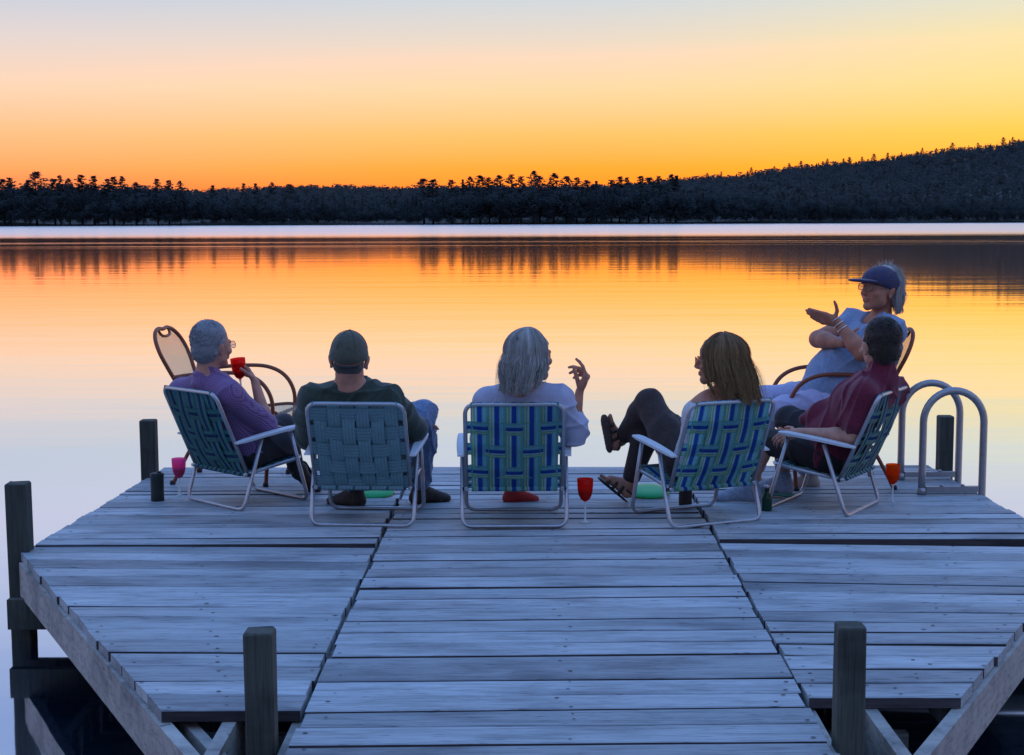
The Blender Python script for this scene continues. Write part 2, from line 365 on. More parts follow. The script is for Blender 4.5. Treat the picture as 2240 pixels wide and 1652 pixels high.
def treemass(name, spots, label, thin=1.0):
    V = []; 
    for (X, Y, z, h, kind) in spots:
        arch = (pines if kind == 'p' else oaks)[rng.integers(0, 5 if kind == 'p' else 4)]
        c, s, H = arch; k = max(24, int(len(c) * thin)); idx = rng.choice(len(c), k, replace=False)
        sc = h / H; a = rng.uniform(0, 6.28); cc = c[idx] * sc; grow = min(3.2, thin ** -.42)
        x = cc[:, 0] * math.cos(a) - cc[:, 1] * math.sin(a); y = cc[:, 0] * math.sin(a) + cc[:, 1] * math.cos(a)
        V.append((np.stack([x + X, y + Y, cc[:, 2] + z], 1), s[idx] * sc * grow))
    C = np.concatenate([a for a, _ in V]); S = np.concatenate([b for _, b in V])
    v, f = tri_cloud(C, S, rng); o = bpy.data.objects.new(name, np_mesh(name, v, f, M['leaves'])); COL.objects.link(o)
    tag(o, label, None, kind='stuff'); return o
# shore wood: dense rows just behind the waterline
FRONT = [(-400, 424), (0, 415), (60, 414), (105, 417), (140, 411), (300, 415), (405, 417), (425, 432), (520, 430), (620, 432), (800, 440), (960, 432), (1010, 421), (1080, 412), (1290, 414), (1400, 411), (1500, 417), (1600, 424), (1800, 432), (2300, 436), (2700, 436)]
def top_to_h(x, y, Y): return (HOR - (x - CX) * ROLL - y) / FPX * Y + EYE
sp = []
for row, Y in enumerate((603, 606, 610, 616, 624, 634, 646, 660)):
    x = -420
    while x < 2700:
        x += rng.uniform(9, 17); top = ylook(FRONT, x) + (rng.uniform(-1, 9) if rng.random() < .75 else rng.uniform(-8, 0))
        if row < 3: top += rng.uniform(4, 26)
        Yj = Y + rng.uniform(-2, 2); X = (x - CX) / FPX * Yj; z = ZW + .1 if row < 2 else ground_h(X, Yj)
        h = top_to_h(x, top, Yj) - z
        if h > 3: sp.append((X, Yj, z, h, 'p' if rng.random() < .6 else 'o'))
# low shrubs along the water
for _ in range(420):
    x = rng.uniform(-420, 2700); Yj = rng.uniform(600.5, 603); sp.append(((x - CX) / FPX * Yj, Yj, ZW, rng.uniform(2.5, 6), 'o'))
treemass('shore_forest', sp, 'dark shoreline forest across the lake', .55)
sp = []
Y = 690.0
while Y < 1540:
    x = -300
    while x < 2560:
        x += rng.uniform(16, 30) * 1050 / Y * (.8 if Y > 1400 else 1.15)
        Yj = Y + rng.uniform(-14, 14); X = (x - CX) / FPX * Yj
        sp.append((X, Yj, ground_h(X, Yj), rng.choice([8.5, 10, 11.5, 12.5, 14.5]) * (1.0 if Y < 1400 else .9), 'p' if rng.random() < (.3 if Y < 1400 else .5) else 'o'))
    Y += 22 if Y < 1300 else 13
treemass('hillside_forest', sp, 'tree cover on the ridge rising behind the shoreline forest', .13)

def tree(name, arch, X, Y, z, h, label, group, cache={}):
    key = id(arch)
    if key not in cache:
        c, s, H = arch; v, f = tri_cloud(c, s, rng); cm = np_mesh('crown', v, f, M['needles'])
        mb = MB(); mb.tube([(0, 0, -.5), (.05, 0, H * .3), (0, .06, H * .7), (0, 0, H * .98)], [.26, .2, .11, .03], 6)
        for _ in range(10):
            t = rng.uniform(.25, .8); a = rng.uniform(0, 6.28); l = H * .16 * (1 - t) + .6
            mb.tube([(0, 0, H * t), (math.cos(a) * l, math.sin(a) * l, H * t + l * .2)], [.07, .02], 4)
        tk = mb.build('trunk', M['bark']); tm = tk.data; bpy.data.objects.remove(tk); cache[key] = (cm, tm, H)
    cm, tm, H = cache[key]
    e = empty(name, label, 'tree', (X, Y, z), rng.uniform(0, 6.28), group); q = h / H; e.scale = (q * rng.uniform(1.1, 2.1), q * rng.uniform(1.1, 2.1), q)
    for n_, me in (('trunk', tm), ('crown', cm)):
        o = bpy.data.objects.new(n_, me); COL.objects.link(o); o.parent = e
    return e
# pines that stand clear of the treeline (pixel x, top y)
LP = [(18, 399), (32, 396), (72, 401), (88, 384), (128, 398), (140, 391), (187, 390), (160, 397), (213, 392), (243, 398), (256, 394), (276, 393), (305, 405), (352, 398), (376, 401), (401, 402)]
MP = [(472, 411), (540, 407), (565, 407), (600, 405), (640, 409)]
CP = [(930, 398), (950, 399), (990, 400), (1015, 399), (1030, 393), (1052, 391), (1072, 395), (1095, 391), (1120, 389), (1141, 393), (1168, 382), (1182, 392), (1212, 386), (1240, 393), (1262, 395), (1285, 401), (1305, 402), (1338, 400), (1355, 393), (1370, 395), (1400, 392), (1418, 395), (1440, 392), (1466, 389), (1478, 391)]
ORD = 'first second third fourth fifth sixth seventh eighth ninth tenth eleventh twelfth thirteenth fourteenth fifteenth sixteenth seventeenth eighteenth nineteenth twentieth twenty-first twenty-second twenty-third twenty-fourth twenty-fifth'.split()
def stand(lst, Y, special, base, group):
    for i, (x, y) in enumerate(lst):
        Yj = Y + rng.uniform(-3, 3); X = (x - CX) / FPX * Yj; z = ground_h(X, Yj) if Yj > 604 else ZW
        h = top_to_h(x, y, Yj) - z
        tree('pine_tree', pines[rng.integers(0, 5)] if (x, y) not in special else pines[2], X, Yj, z, h * 1.04, special.get((x, y), base % ORD[sorted(lst).index((x, y))]), group)
stand(LP, 618, {(88, 384): 'tallest, broad-topped pine of the far treeline, near its left end'}, 'jagged pine, %s from the left in the dark far wood left of the seated people', 'pines at the left end of the far shore')
stand(MP, 650, {}, 'small pine, %s from the left in the low far treeline above the capped man', 'small pines in the low stretch of treeline')
stand(CP, 626, {(1168, 382): 'tallest pointed pine of the middle treeline, above the white-haired woman'}, 'jagged pine, %s from the left in the middle stand of the treeline', 'pines in the middle of the far shore')
# far ridge: small conifers on the crest
for kx, x in enumerate((1545, 1575, 1640, 1690, 1722, 1748, 1795, 1805, 1840, 1853, 1880, 1905, 1935, 1965, 1998, 2010, 2040, 2075, 2130, 2185, 2205)):
    X = (x - CX) / FPX * 1490; z = ground_h(X, 1490); h = ridge_h(X) - z + rng.uniform(1.2, 4.5)
    tree('pine_tree', pines[rng.integers(0, 5)], X, 1490, z, h, 'small conifer on the ridge crest, %s from its low left end' % ORD[kx], 'conifers on the crest of the ridge')
# the wooded bank behind the viewer, which shades the dock's near faces
def bank():
    mb = MB(); mb.sm = True; xs = np.linspace(-90, 90, 40); ys = np.linspace(-60, -2.2, 14)
    mb.add([(x, y, (-.7 if y > -3 else min(3.0, (-y - 3) * .08)) + .12 * math.sin(x * 1.3 + y)) for y in ys for x in xs]); W = len(xs)
    for j in range(len(ys) - 1):
        for i in range(W - 1): mb.face((j * W + i, j * W + i + 1, (j + 1) * W + i + 1, (j + 1) * W + i))
    tag(mb.build('ground', simple('bank_soil', (.07, .06, .045), .95, noise=.4, nscale=2)), 'wooded bank behind the dock', None, kind='structure')
    sp = []
    for _ in range(110):
        x = rng.uniform(-75, 75); y = rng.uniform(-50, -22) - abs(x) * .12; sp.append((x, y, 0.3, rng.uniform(6, 10), 'o' if rng.random() < .5 else 'p'))
    for _ in range(160):
        x = rng.uniform(-75, 75); y = rng.uniform(-20, -10) - abs(x) * .10; sp.append((x, y, -.5, rng.uniform(2, 3.5), 'o'))
    treemass('bank_forest', sp, 'trees on the bank behind the dock', .30)
bank()


# ================================================================== DOCK
dock = empty('dock', 'weathered grey plank dock with square posts and diagonal front corners', 'dock', (0.1, 6.5, 0))
TH = .038
def line2(a, b): return (a.x, a.y, b.x - a.x, b.y - a.y)
def isect(l1, l2):
    x1, y1, dx1, dy1 = l1; x2, y2, dx2, dy2 = l2; den = dx1 * dy2 - dy1 * dx2
    t = ((x2 - x1) * dy2 - (y2 - y1) * dx2) / den; return Vector((x1 + dx1 * t, y1 + dy1 * t, 0))
SL = line2(G(661, 1554), G(880, 1075))        # left seam
SR = line2(G(1759, 1522), G(1531, 1113))      # right seam
YB = G(365, 1023).y                            # far edge
LEFT = line2(G(78, 1199), G(365, 1023)); RIGHT = line2(G(2240, 1139), G(2059, 1037))
LDI = line2(G(94, 1249), G(370, 1554)); RDI = line2(G(2240, 1345), G(2085, 1527))
def plank(mb, ln_n, ln_f, l_side, r_side, gap, z, skew=0.0, nails=(), ov=(0, 0)):
    """a board between two cross lines (near, far), each (point y at x=0, slope), trimmed by two side lines"""
    def cl(y0, s): return (0, y0, 1, s)
    ln_n = (ln_n[0], ln_n[1] + random.gauss(0, .0012)); ln_f = (ln_f[0], ln_f[1] + random.gauss(0, .0012))
    a = isect(cl(ln_n[0] + gap / 2, ln_n[1]), l_side); b = isect(cl(ln_n[0] + gap / 2, ln_n[1]), r_side)
    c = isect(cl(ln_f[0] - gap / 2, ln_f[1]), r_side); d = isect(cl(ln_f[0] - gap / 2, ln_f[1]), l_side)
    j = lambda: random.uniform(-.008, .008)
    jl, jr = j() + ov[0], j() + ov[1]
    a.x -= jl; d.x -= jl; b.x += jr; c.x += jr
    mb.t = random.random(); N = 7; rows = []
    tl = [random.gauss(0, .0016) for _ in range(4)]; wob = random.uniform(-.004, .004); ph = random.uniform(0, 6)
    for i in range(N):
        t = i / (N - 1); p = a.lerp(b, t); q = d.lerp(c, t); sag = wob * math.sin(t * 3.1 + ph)
        p.y += sag + random.gauss(0, .0009); q.y += sag + random.gauss(0, .0009)
        zz = z + tl[0] * (1 - t) + tl[1] * t; z2 = z + tl[2] * (1 - t) + tl[3] * t
        e = .004; dirv = (q - p).normalized() * e
        rows.append([Vector((p.x, p.y, zz - TH)), Vector((p.x, p.y, zz - e * .8)), Vector((p.x, p.y, zz)) + dirv, Vector((q.x, q.y, z2)) - dirv, Vector((q.x, q.y, z2 - e * .8)), Vector((q.x, q.y, z2 - TH))])
    bs = [mb.add(r) for r in rows]
    for u, v in zip(bs, bs[1:]):
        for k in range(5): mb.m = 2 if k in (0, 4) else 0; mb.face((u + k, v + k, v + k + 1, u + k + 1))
        mb.m = 0
        mb.face((u + 5, v + 5, v, u))
    mb.face([bs[0] + k for k in range(6)]); mb.face([bs[-1] + k for k in range(6)][::-1])
    # nails
    mb.m = 1
    for fx in nails:
        for fy in (.25, .75):
            if random.random() < .4: continue
            q = a.lerp(b, fx).lerp(d.lerp(c, fx), fy) + Vector((random.gauss(0, .018), random.uniform(-.02, .02), z + .0012 + .001))
            k = 7; r = random.uniform(.003, .006); bb = mb.add([q + Vector((math.cos(2 * math.pi * i / k) * r * random.uniform(1, 2.2), math.sin(2 * math.pi * i / k) * r, 0)) for i in range(k)]); mb.face([bb + i for i in range(k)])
    mb.m = 0
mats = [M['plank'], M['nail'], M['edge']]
# ---- centre walkway, running on under and behind the viewer
mb = MB(); ys = []
ty = [1627, 1586.7, 1551.6, 1519.5, 1487.5, 1433.6, 1405, 1380, 1355, 1331, 1306, 1284, 1260.5, 1240, 1223, 1208, 1190, 1172, 1157]
yd = [G(1213, t).y for t in ty]
y = yd[0]
pre = []
while y > -2.5: y -= .152; pre.append(y)
yd = pre[::-1] + yd
while yd[-1] < YB - .1: yd.append(yd[-1] + random.uniform(.135, .15))
yd[-1] = YB
for i in range(len(yd) - 1):
    th = lambda yy: .018 if yy < 7.0 else max(-.004, .018 - (yy - 7.0) * .012)
    wide = yd[i + 1] - yd[i]
    gap = random.choice([.009, .013, .018, .025])
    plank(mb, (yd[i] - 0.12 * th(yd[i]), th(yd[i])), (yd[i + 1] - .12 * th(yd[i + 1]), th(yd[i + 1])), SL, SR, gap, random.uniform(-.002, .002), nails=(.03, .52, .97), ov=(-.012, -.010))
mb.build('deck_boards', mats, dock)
def wing(side, near, corner, front, diag, lat, thc, nf, nb, nails):
    """boards of a side wing: 'near' half is trimmed by the diagonal, far half by the lateral edge"""
    seam = SL if side < 0 else SR
    mb = MB(); sides = (lambda o, s: (o, s)) if side < 0 else (lambda o, s: (s, o))
    xs = isect((0, corner, 1, 0), seam).x
    # near half: from the front edge to the corner line, slope fans out
    for i in range(nf):
        t0, t1 = i / nf, (i + 1) / nf
        def ln(t):
            yy = near + (corner - near) * t; s = thc * (t ** .8) * -side * -1
            s = thc * min(1, t * 1.3)
            return (yy - s * xs, s)
        l, r = sides(diag, seam)
        ov = (.03, -.010) if side < 0 else (-.010, .03)
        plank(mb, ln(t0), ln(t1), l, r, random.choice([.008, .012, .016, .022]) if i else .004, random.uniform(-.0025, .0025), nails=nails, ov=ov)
    # far half
    c2 = corner + (.050 if side < 0 else .030)
    for i in range(nb):
        def ln(t):
            yy = c2 + (YB - c2) * t; s = (-.012 * side) * (1 - t)
            if i == 0 and t == 0: s = -.012 * side
            return (yy - s * xs, s)
        l, r = sides(lat, seam)
        ov = (.012, -.010) if side < 0 else (-.010, .012)
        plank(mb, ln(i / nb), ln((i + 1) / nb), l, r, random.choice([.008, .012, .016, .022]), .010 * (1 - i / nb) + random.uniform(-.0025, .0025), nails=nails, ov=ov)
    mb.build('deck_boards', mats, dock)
yfL = G(661, 1555).y; yfR = G(1765, 1528).y
yc = G(820, 1196).y
wing(-1, yfL, yc, None, LDI, LEFT, -.045, 15, 19, (.05, .5, .95))
wing(1, yfR, G(1600, 1186).y, None, RDI, RIGHT, -.085, 15, 18, (.05, .35, .65, .95))
# ---- framing under the boards
def beam(name, a, b, w, h, mt='beam'):
    mb = MB(); mb.t = random.random(); a = Vector(a); b = Vector(b); N = 10
    for i in range(N):      # slightly uneven sawn edges
        pass
    mb.beam(a, b, w, h); return mb.build(name, M[mt], dock)
H8 = .165
def on(l, y, off=0.0):
    p = isect((0, y, 1, 0), l); return Vector((p.x + off, y, 0))
zb = -TH - H8 / 2 - .002
# diagonal rims run from the outer corner posts down to the walkway
yl0 = G(65, 1212).y
beam('rim_beam', on(LDI, yl0, -.02) + Vector((0, 0, zb)), on(LDI, 3.2, -.02) + Vector((0, 0, zb)), .045, H8)
beam('rim_beam', on(RDI, G(2240, 1345).y + 1.0, .02) + Vector((0, 0, zb)), on(RDI, 3.2, .02) + Vector((0, 0, zb)), .045, H8)
beam('rim_beam', on(LEFT, yl0, .03) + Vector((0, 0, zb)), on(LEFT, YB - .02, .03) + Vector((0, 0, zb)), .04, H8)
beam('rim_beam', on(RIGHT, yl0 + .1, -.03) + Vector((0, 0, zb)), on(RIGHT, YB - .02, -.03) + Vector((0, 0, zb)), .04, H8)
beam('rim_beam', (on(LEFT, YB - .04).x + .06, YB - .05, zb), (on(RIGHT, YB - .04).x - .06, YB - .05, zb), .04, H8)
# walkway stringers
for s, l in ((-1, SL), (1, SR)):
    beam('joist', on(l, -2.4, s * .010) + Vector((0, 0, zb - .002)), on(l, YB - .1, s * .010) + Vector((0, 0, zb - .002)), .05, H8 - .006)
beam('joist', (.12, -2.4, zb - .001), (.15, YB - .1, zb - .001), .045, H8 - .008)
for xa in (-2.0, -1.42):
    y0 = max(isect((xa, 0, 0, 1), LDI).y + .05, 4.2); beam('joist', (xa, y0, zb - .001), (xa, YB - .08, zb - .001), .045, H8 - .01)
for xa in (1.55, 2.15):
    y0 = isect((xa, 0, 0, 1), RDI).y + .05; beam('joist', (xa, y0, zb - .001), (xa, YB - .08, zb - .001), .045, H8 - .01)
# short joists showing beyond the front edge of the wings
xj = G(490, 1600, -TH).x; beam('joist', (xj, isect((xj, 0, 0, 1), LDI).y + .03, zb + .001), (xj, yfL + .5, zb + .001), .045, H8)
xj = G(1941, 1600, -TH).x; beam('joist', (xj, isect((xj, 0, 0, 1), RDI).y + .03, zb + .001), (xj, yfR + .5, zb + .001), .045, H8)
a = G(405, 1575, -TH - .02)
beam('joist', on(LDI, yfL + .12, .085) + Vector((0, 0, zb - .014)), on(LDI, 3.2, .085) + Vector((0, 0, zb - .014)), .04, H8 - .02)
# ledgers added under each wing's joint to block bright water showing through the gap
beam('joist', (on(LEFT, yc + .02).x + .03, yc + .05, zb + .04), (on(SL, yc).x - .04, yc + .05, zb + .04), .22, .08, 'post')
ycr = G(1600, 1186).y; beam('joist', (on(SR, ycr).x + .04, ycr + .05, zb + .04), (on(RIGHT, ycr).x - .03, ycr + .07, zb + .04), .24, .08, 'post')
# cross beams on the posts
zc = -.27
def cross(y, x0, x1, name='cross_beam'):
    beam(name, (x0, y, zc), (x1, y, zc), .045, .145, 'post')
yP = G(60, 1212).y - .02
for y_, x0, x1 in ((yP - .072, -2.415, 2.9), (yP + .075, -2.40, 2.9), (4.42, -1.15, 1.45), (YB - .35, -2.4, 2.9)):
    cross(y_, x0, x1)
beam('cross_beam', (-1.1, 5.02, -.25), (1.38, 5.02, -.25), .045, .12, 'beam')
# posts
def post(x, y, top, w=.098, tilt=(0, 0)):
    mb = MB(); mb.t = random.random(); h = w / 2; c = .008; zt = top; N = 9
    prof = [(-h + c, -h), (h - c, -h), (h, -h + c), (h, h - c), (h - c, h), (-h + c, h), (-h, h - c), (-h, -h + c)]
    rings = []
    zs = [-1.9] + [-1.9 + (zt + 1.9) * i / N for i in range(1, N)] + [zt - .006, zt]
    for i, z in enumerate(zs):
        k = .93 if i == len(zs) - 1 else 1
        rings.append(mb.add([(x + px * k + tilt[0] * (z - zt) + random.gauss(0, .0007), y + py * k + tilt[1] * (z - zt) + random.gauss(0, .0007), z + (random.gauss(0, .0012) if i == len(zs) - 1 else 0)) for px, py in prof]))
    for a, b in zip(rings, rings[1:]):
        for k in range(8): mb.face((a + k, a + (k + 1) % 8, b + (k + 1) % 8, b + k))
    mb.face([rings[-1] + k for k in range(8)])
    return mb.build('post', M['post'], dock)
def postpx(xl, xr, ytop, d, w, tilt=(0, 0)):
    p = P((xl + xr) / 2, ytop, d); post(p.x, d + w / 2, p.z, w, tilt)
postpx(8, 54, 1060, 7.05, .102, (-.006, 0))
postpx(304, 337, 921, 9.15, .095)
postpx(2058, 2088, 912, 9.4, .092)
postpx(530, 595, 1388, 4.42, .09)
postpx(1836, 1898, 1375, 4.42, .086)
post(2.98, yP + .02, .34, .1)     # the right corner post, just out of the picture
for y_ in (1.6, -1.2):
    post(-.84, y_, .3, .095); post(1.1, y_, .3, .095)
# brace from the left corner post down under the deck
b0 = P(60, 1560, yP); beam('brace', (-2.42, yP + .0, -.62), (-1.7, yP - .1, -1.5), .04, .12, 'beam')

# ================================================================== SWIM LADDER
M['galv'] = simple('dull_aluminium', (.42, .40, .40), .45, .85, noise=.12, nscale=40)
lad = empty('swim_ladder', 'metal swim ladder with two hooped handrails at the right edge of the dock', 'ladder', G(2080, 1070))
def hoop(xl, xr, ytop, d):
    a = P(xl, 1000, d).x; b = P(xr, 1000, d).x; zt = P(xl, ytop, d).z; r = (b - a) / 2; zs = zt - r * 1.05
    pts = [(a, d, .0)] + [(a, d, zs * k / 3) for k in (1, 2)] + [((a + b) / 2 - math.cos(t) * r, d, zs + math.sin(t) * r * 1.05) for t in [math.pi * i / 18 for i in range(19)]] + [(b, d, zs * .5), (b, d, -.1), (b, d, -1.25)]
    mb = MB(); mb.tube(pts, .0215, 14); h = mb.build('handrail', M['galv'], lad)
    m2 = MB(); m2.box(((a + b) / 2, d, .035), (b - a - .043, .038, .032)); 
    for bx in (.33, .68):
        m2.lathe([(.011, 0), (.011, .008), (.006, .012), (0, .012)], (a + (b - a) * bx, d, .051), 8)
    m2.tube([(a, d, .001), (a, d, .045)], .026, 12)
    m2.build('foot_plate', M['galv'], h, False)
    return a, b
hoop(2018, 2150, 855, G(2015, 1083).y); a, b = hoop(1971, 2097, 838, G(1971, 1050).y)
for z in (-.22, -.50, -.78, -1.06):
    mb = MB(); y0, y1 = G(2015, 1083).y, G(1971, 1050).y; mb.box((b - .005, (y0 + y1) / 2, z), (.075, y1 - y0 - .04, .028)); mb.build('step', M['galv'], lad)

# ================================================================== WEB CHAIRS
M['alu'] = simple('chair_tube', (.50, .50, .52), .38, .75, noise=.1, nscale=60)
M['arm'] = simple('white_arm_rest', (.72, .72, .74), .5, noise=.06, nscale=30)
M['black_plastic'] = simple('black_plastic', (.02, .02, .022), .5)
def webmat(name, stops, trans=.55):
    m, nt, b = mat(name); L = nt.links.new; o = nt.nodes['Material Output']
    uv = nn('ShaderNodeTexCoord', nt); sp = nn('ShaderNodeSeparateXYZ', nt); L(uv.outputs['UV'], sp.inputs[0])
    r = ramp(nt, stops, 'CONSTANT'); L(sp.outputs['Y'], r.inputs[0])
    # yarn texture
    wv = nn('ShaderNodeTexNoise', nt); wv.inputs['Scale'].default_value = 300; wv.inputs['Detail'].default_value = 2; L(uv.outputs['Object'], wv.inputs['Vector'])
    rr = ramp(nt, [(.3, (.62,) * 3), (.7, (1.15,) * 3)], 'LINEAR'); L(wv.outputs['Fac'], rr.inputs[0])
    mu = nn('ShaderNodeMix', nt, data_type='RGBA', blend_type='MULTIPLY'); mu.inputs['Factor'].default_value = 1; L(r.outputs[0], mu.inputs['A']); L(rr.outputs[0], mu.inputs['B'])
    L(mu.outputs['Result'], b.inputs['Base Color']); b.inputs['Roughness'].default_value = .75
    tr = nn('ShaderNodeBsdfTranslucent', nt); L(mu.outputs['Result'], tr.inputs[0])
    mx = nn('ShaderNodeMixShader', nt); mx.inputs[0].default_value = trans; L(b.outputs[0], mx.inputs[1]); L(tr.outputs[0], mx.inputs[2]); L(mx.outputs[0], o.inputs[0])
    return m
NAVY, GREEN, PALE, SEA, LIME = (.018, .09, .46), (.20, .54, .46), (.78, .86, .84), (.26, .62, .72), (.76, .80, .30)
def plaid(g, n, p, s_, l_):
    return [(0, g), (.10, l_), (.15, g), (.26, p), (.31, g), (.365, n), (.625, g), (.69, s_), (.85, g)]
M['web_plaid'] = webmat('green_blue_plaid_webbing', plaid(GREEN, NAVY, PALE, SEA, LIME))
M['web_dark'] = webmat('teal_navy_webbing', plaid((.07, .26, .25), (.014, .05, .15), (.18, .38, .38), (.10, .33, .34), (.14, .34, .28)), .4)
M['web_pale'] = webmat('pale_sea_green_webbing', plaid((.26, .52, .46), (.03, .10, .30), (.70, .80, .74), (.38, .64, .62), (.60, .72, .52)))
M['web_grey'] = webmat('grey_teal_webbing', [(0, (.145, .27, .30)), (.08, (.21, .37, .40)), (.22, (.16, .30, .335)), (.30, (.21, .37, .40)), (.48, (.145, .27, .30)), (.54, (.21, .37, .40)), (.72, (.16, .30, .335)), (.80, (.21, .37, .40)), (.93, (.145, .27, .30))], .2)

def ribbon(mb, pts, w, side, nrm):
    """flat strap along pts; side = unit vector across"""
    n = len(pts); rows = []; L = 0; us = [0]
    for a, b in zip(pts, pts[1:]): L += (b - a).length; us.append(L)
    K = 4
    for p in pts: rows.append(mb.add([p + side * (w * (k / K - .5)) for k in range(K + 1)]))
    mb.sm = True
    for i in range(n - 1):
        for k in range(K):
            mb.face((rows[i] + k, rows[i + 1] + k, rows[i + 1] + k + 1, rows[i] + k + 1), [(us[i], k / K), (us[i + 1], k / K), (us[i + 1], (k + 1) / K), (us[i], (k + 1) / K)])
    mb.sm = False
def weave(mb, A, B, hw, nv, nh, wv, wh, rows=None, sag=.036, par=0):
    """straps between two rails A (centre of lower rail) and B (centre of upper rail); half width hw along x"""
    A = Vector(A); B = Vector(B); ax = Vector((1, 0, 0)); up = (B - A).normalized(); nrm = ax.cross(up).normalized(); Ln = (B - A).length
    xs = [-hw + .028 + (2 * hw - .056) * (i + .5) / nv for i in range(nv)]
    ts = rows or [(j + .5) / nh for j in range(nh)]; e = .0032
    def sagf(x, t): return -sag * (1 - (x / hw) ** 2) * 4 * t * (1 - t) if sag else 0
    for i, x in enumerate(xs):
        pts = []; jx = random.uniform(-.002, .002); S = 26
        r = .0135
        for k in range(5): a = math.pi * (-.9 + .5 * k / 4 + .4); pts.append(A + ax * (x + jx) - up * 0 + (nrm * math.cos(a - .2) - up * 0 + up * math.sin(a - .2)) * r) if False else None
        pts = [A + ax * (x + jx) - nrm * r * .9 + up * .004, A + ax * (x + jx) - up * r + nrm * 0, A + ax * (x + jx) + nrm * r * .8]
        for k in range(1, S):
            t = k / S; o = 0
            d = min(range(len(ts)), key=lambda j: abs(ts[j] - t)); dd = abs(ts[d] - t) * Ln
            o = e * ((1 if (i + d + par) % 2 else -1) * max(0, math.cos(min(1, dd / (wh * .75)) * math.pi / 2)) ** .6 if dd < wh * .75 else 0)
            pts.append(A.lerp(B, t) + ax * (x + jx) + nrm * (o - sagf(x, t)))
        pts += [B + ax * (x + jx) + nrm * r * .8, B + ax * (x + jx) + up * r, B + ax * (x + jx) - nrm * r * .9 - up * .004]
        ribbon(mb, pts, wv, ax, nrm)
    for j, t in enumerate(ts):
        jt = random.uniform(-.003, .003); c = A.lerp(B, t) + up * jt; r = .0135; S = 30
        ww = hw - .004
        pts = [c - ax * ww - nrm * r * .9 + ax * .006, c - ax * (ww + r), c - ax * ww + nrm * r * .6]
        for k in range(1, S):
            x = -ww + 2 * ww * k / S; d = min(range(nv), key=lambda q: abs(xs[q] - x)); dd = abs(xs[d] - x)
            o = e * ((-1 if (d + j + par) % 2 else 1) * max(0, math.cos(min(1, dd / (wv * .75)) * math.pi / 2)) ** .6 if dd < wv * .75 else 0)
            pts.append(c + ax * x + nrm * (o - sagf(x, t)))
        pts += [c + ax * ww + nrm * r * .6, c + ax * (ww + r), c + ax * ww - nrm * r * .9 - ax * .006]
        ribbon(mb, pts, wh, up, nrm)

def web_chair(loc, rz, label, kind):
    e = empty('folding_lawn_chair', label, 'lawn chair', loc, R(rz), 'folding lawn chairs on the dock')
    W = .272; o = .235       # local y = s - o
    def fr(name, pts, r=.0112, fl=.055, mt='alu'):
        mb = MB(); mb.tube(fillet(pts, fl, 6), r, 10); return mb.build(name, M[mt], e, False)
    f1 = fr('rear_leg', [(-W, .13 - o, .405), (-W, .0 - o, .013), (W, .0 - o, .013), (W, .13 - o, .405)])
    f2 = fr('front_leg', [(-W + .012, .335 - o, .42), (-W + .012, .455 - o, .013), (W - .012, .455 - o, .013), (W - .012, .335 - o, .42)])
    wb = W - .022
    fr('seat_frame', [(-wb, .02 - o, .205), (-wb, .43 - o, .262), (wb, .43 - o, .262), (wb, .02 - o, .205)], .0105)
    fr('back_frame', [(-wb, .05 - o, .195), (-wb, -.160 - o, .672), (wb, -.160 - o, .672), (wb, .05 - o, .195)], .0112, .06)
    for s in (-1, 1):
        mb = MB(); n = 9; rows = []
        for i in range(n):
            t = i / (n - 1); y = -.045 + .425 * t - o; z = .392 + .052 * t + .004 * math.sin(t * 3.1)
            w = .017 + .010 * min(1, t * 2.2) - (.004 if i == n - 1 else 0); h = .009 if 0 < i < n - 1 else .005
            x = s * (W + .004)
            rows.append(mb.add([(x - w, y, z - h), (x + w, y, z - h), (x + w, y, z + h * .4), (x + w * .75, y, z + h), (x - w * .75, y, z + h), (x - w, y, z + h * .4)]))
        for a, b in zip(rows, rows[1:]):
            for k in range(6): mb.face((a + k, a + (k + 1) % 6, b + (k + 1) % 6, b + k)[::-1])
        mb.face([rows[0] + k for k in range(6)]); mb.face([rows[-1] + k for k in range(6)][::-1])
        arm = mb.build('armrest', M['arm'], e, False)
        for (y, z) in ((.13, .40), (.335, .415)):
            mb = MB(); mb.lathe([(.005, 0), (.005, .004), (0, .006)], (s * (W + .012), y - o, z), 8, Matrix.Rotation(s * math.pi / 2, 3, 'Y')); mb.build('rivet', M['black_plastic'], e, False)
        for (y, z) in ((.045, .205), (.085, .235)):
            mb = MB(); mb.lathe([(.009, -.006), (.009, .008), (.005, .012)], (s * (W - .012), y - o, z), 8, Matrix.Rotation(s * math.pi / 2, 3, 'Y')); mb.build('hinge', M['black_plastic'], e, False)
    wm = {'plaid': 'web_plaid', 'dark': 'web_dark', 'grey': 'web_grey', 'pale': 'web_pale'}[kind]
    mb = MB()
    if kind == 'grey': weave(mb, (0, .048 - o, .20), (0, -.160 - o, .672), wb, 6, 5, .070, .078, rows=[.09, .29, .49, .69, .885], par=0)
    else: weave(mb, (0, .048 - o, .20), (0, -.160 - o, .672), wb, 5, 3, .091, .074, rows=[.235, .49, .745], par=0)
    mb.build('backrest', M[wm], e, False)
    mb = MB(); weave(mb, (0, .43 - o, .262), (0, .02 - o, .205), wb, 5, 3, .080, .10, rows=[.2, .5, .8], sag=.035)
    mb.build('seat', M[wm], e, False)
    return e
CH = {1: ((-1.508, 8.365, 0), -44), 2: ((-.765, 7.84, 0), -5), 3: ((.009, 7.80, 0), 0.4), 4: ((.974, 7.835, 0), 23), 5: ((1.7275, 8.136, 0), 57.5)}
web_chair(*CH[1], 'folding lawn chair with dark teal and navy webbing, under the grey-haired man in purple', 'dark')
web_chair(*CH[2], 'folding lawn chair with plain grey-blue webbing, under the man in the cap', 'grey')
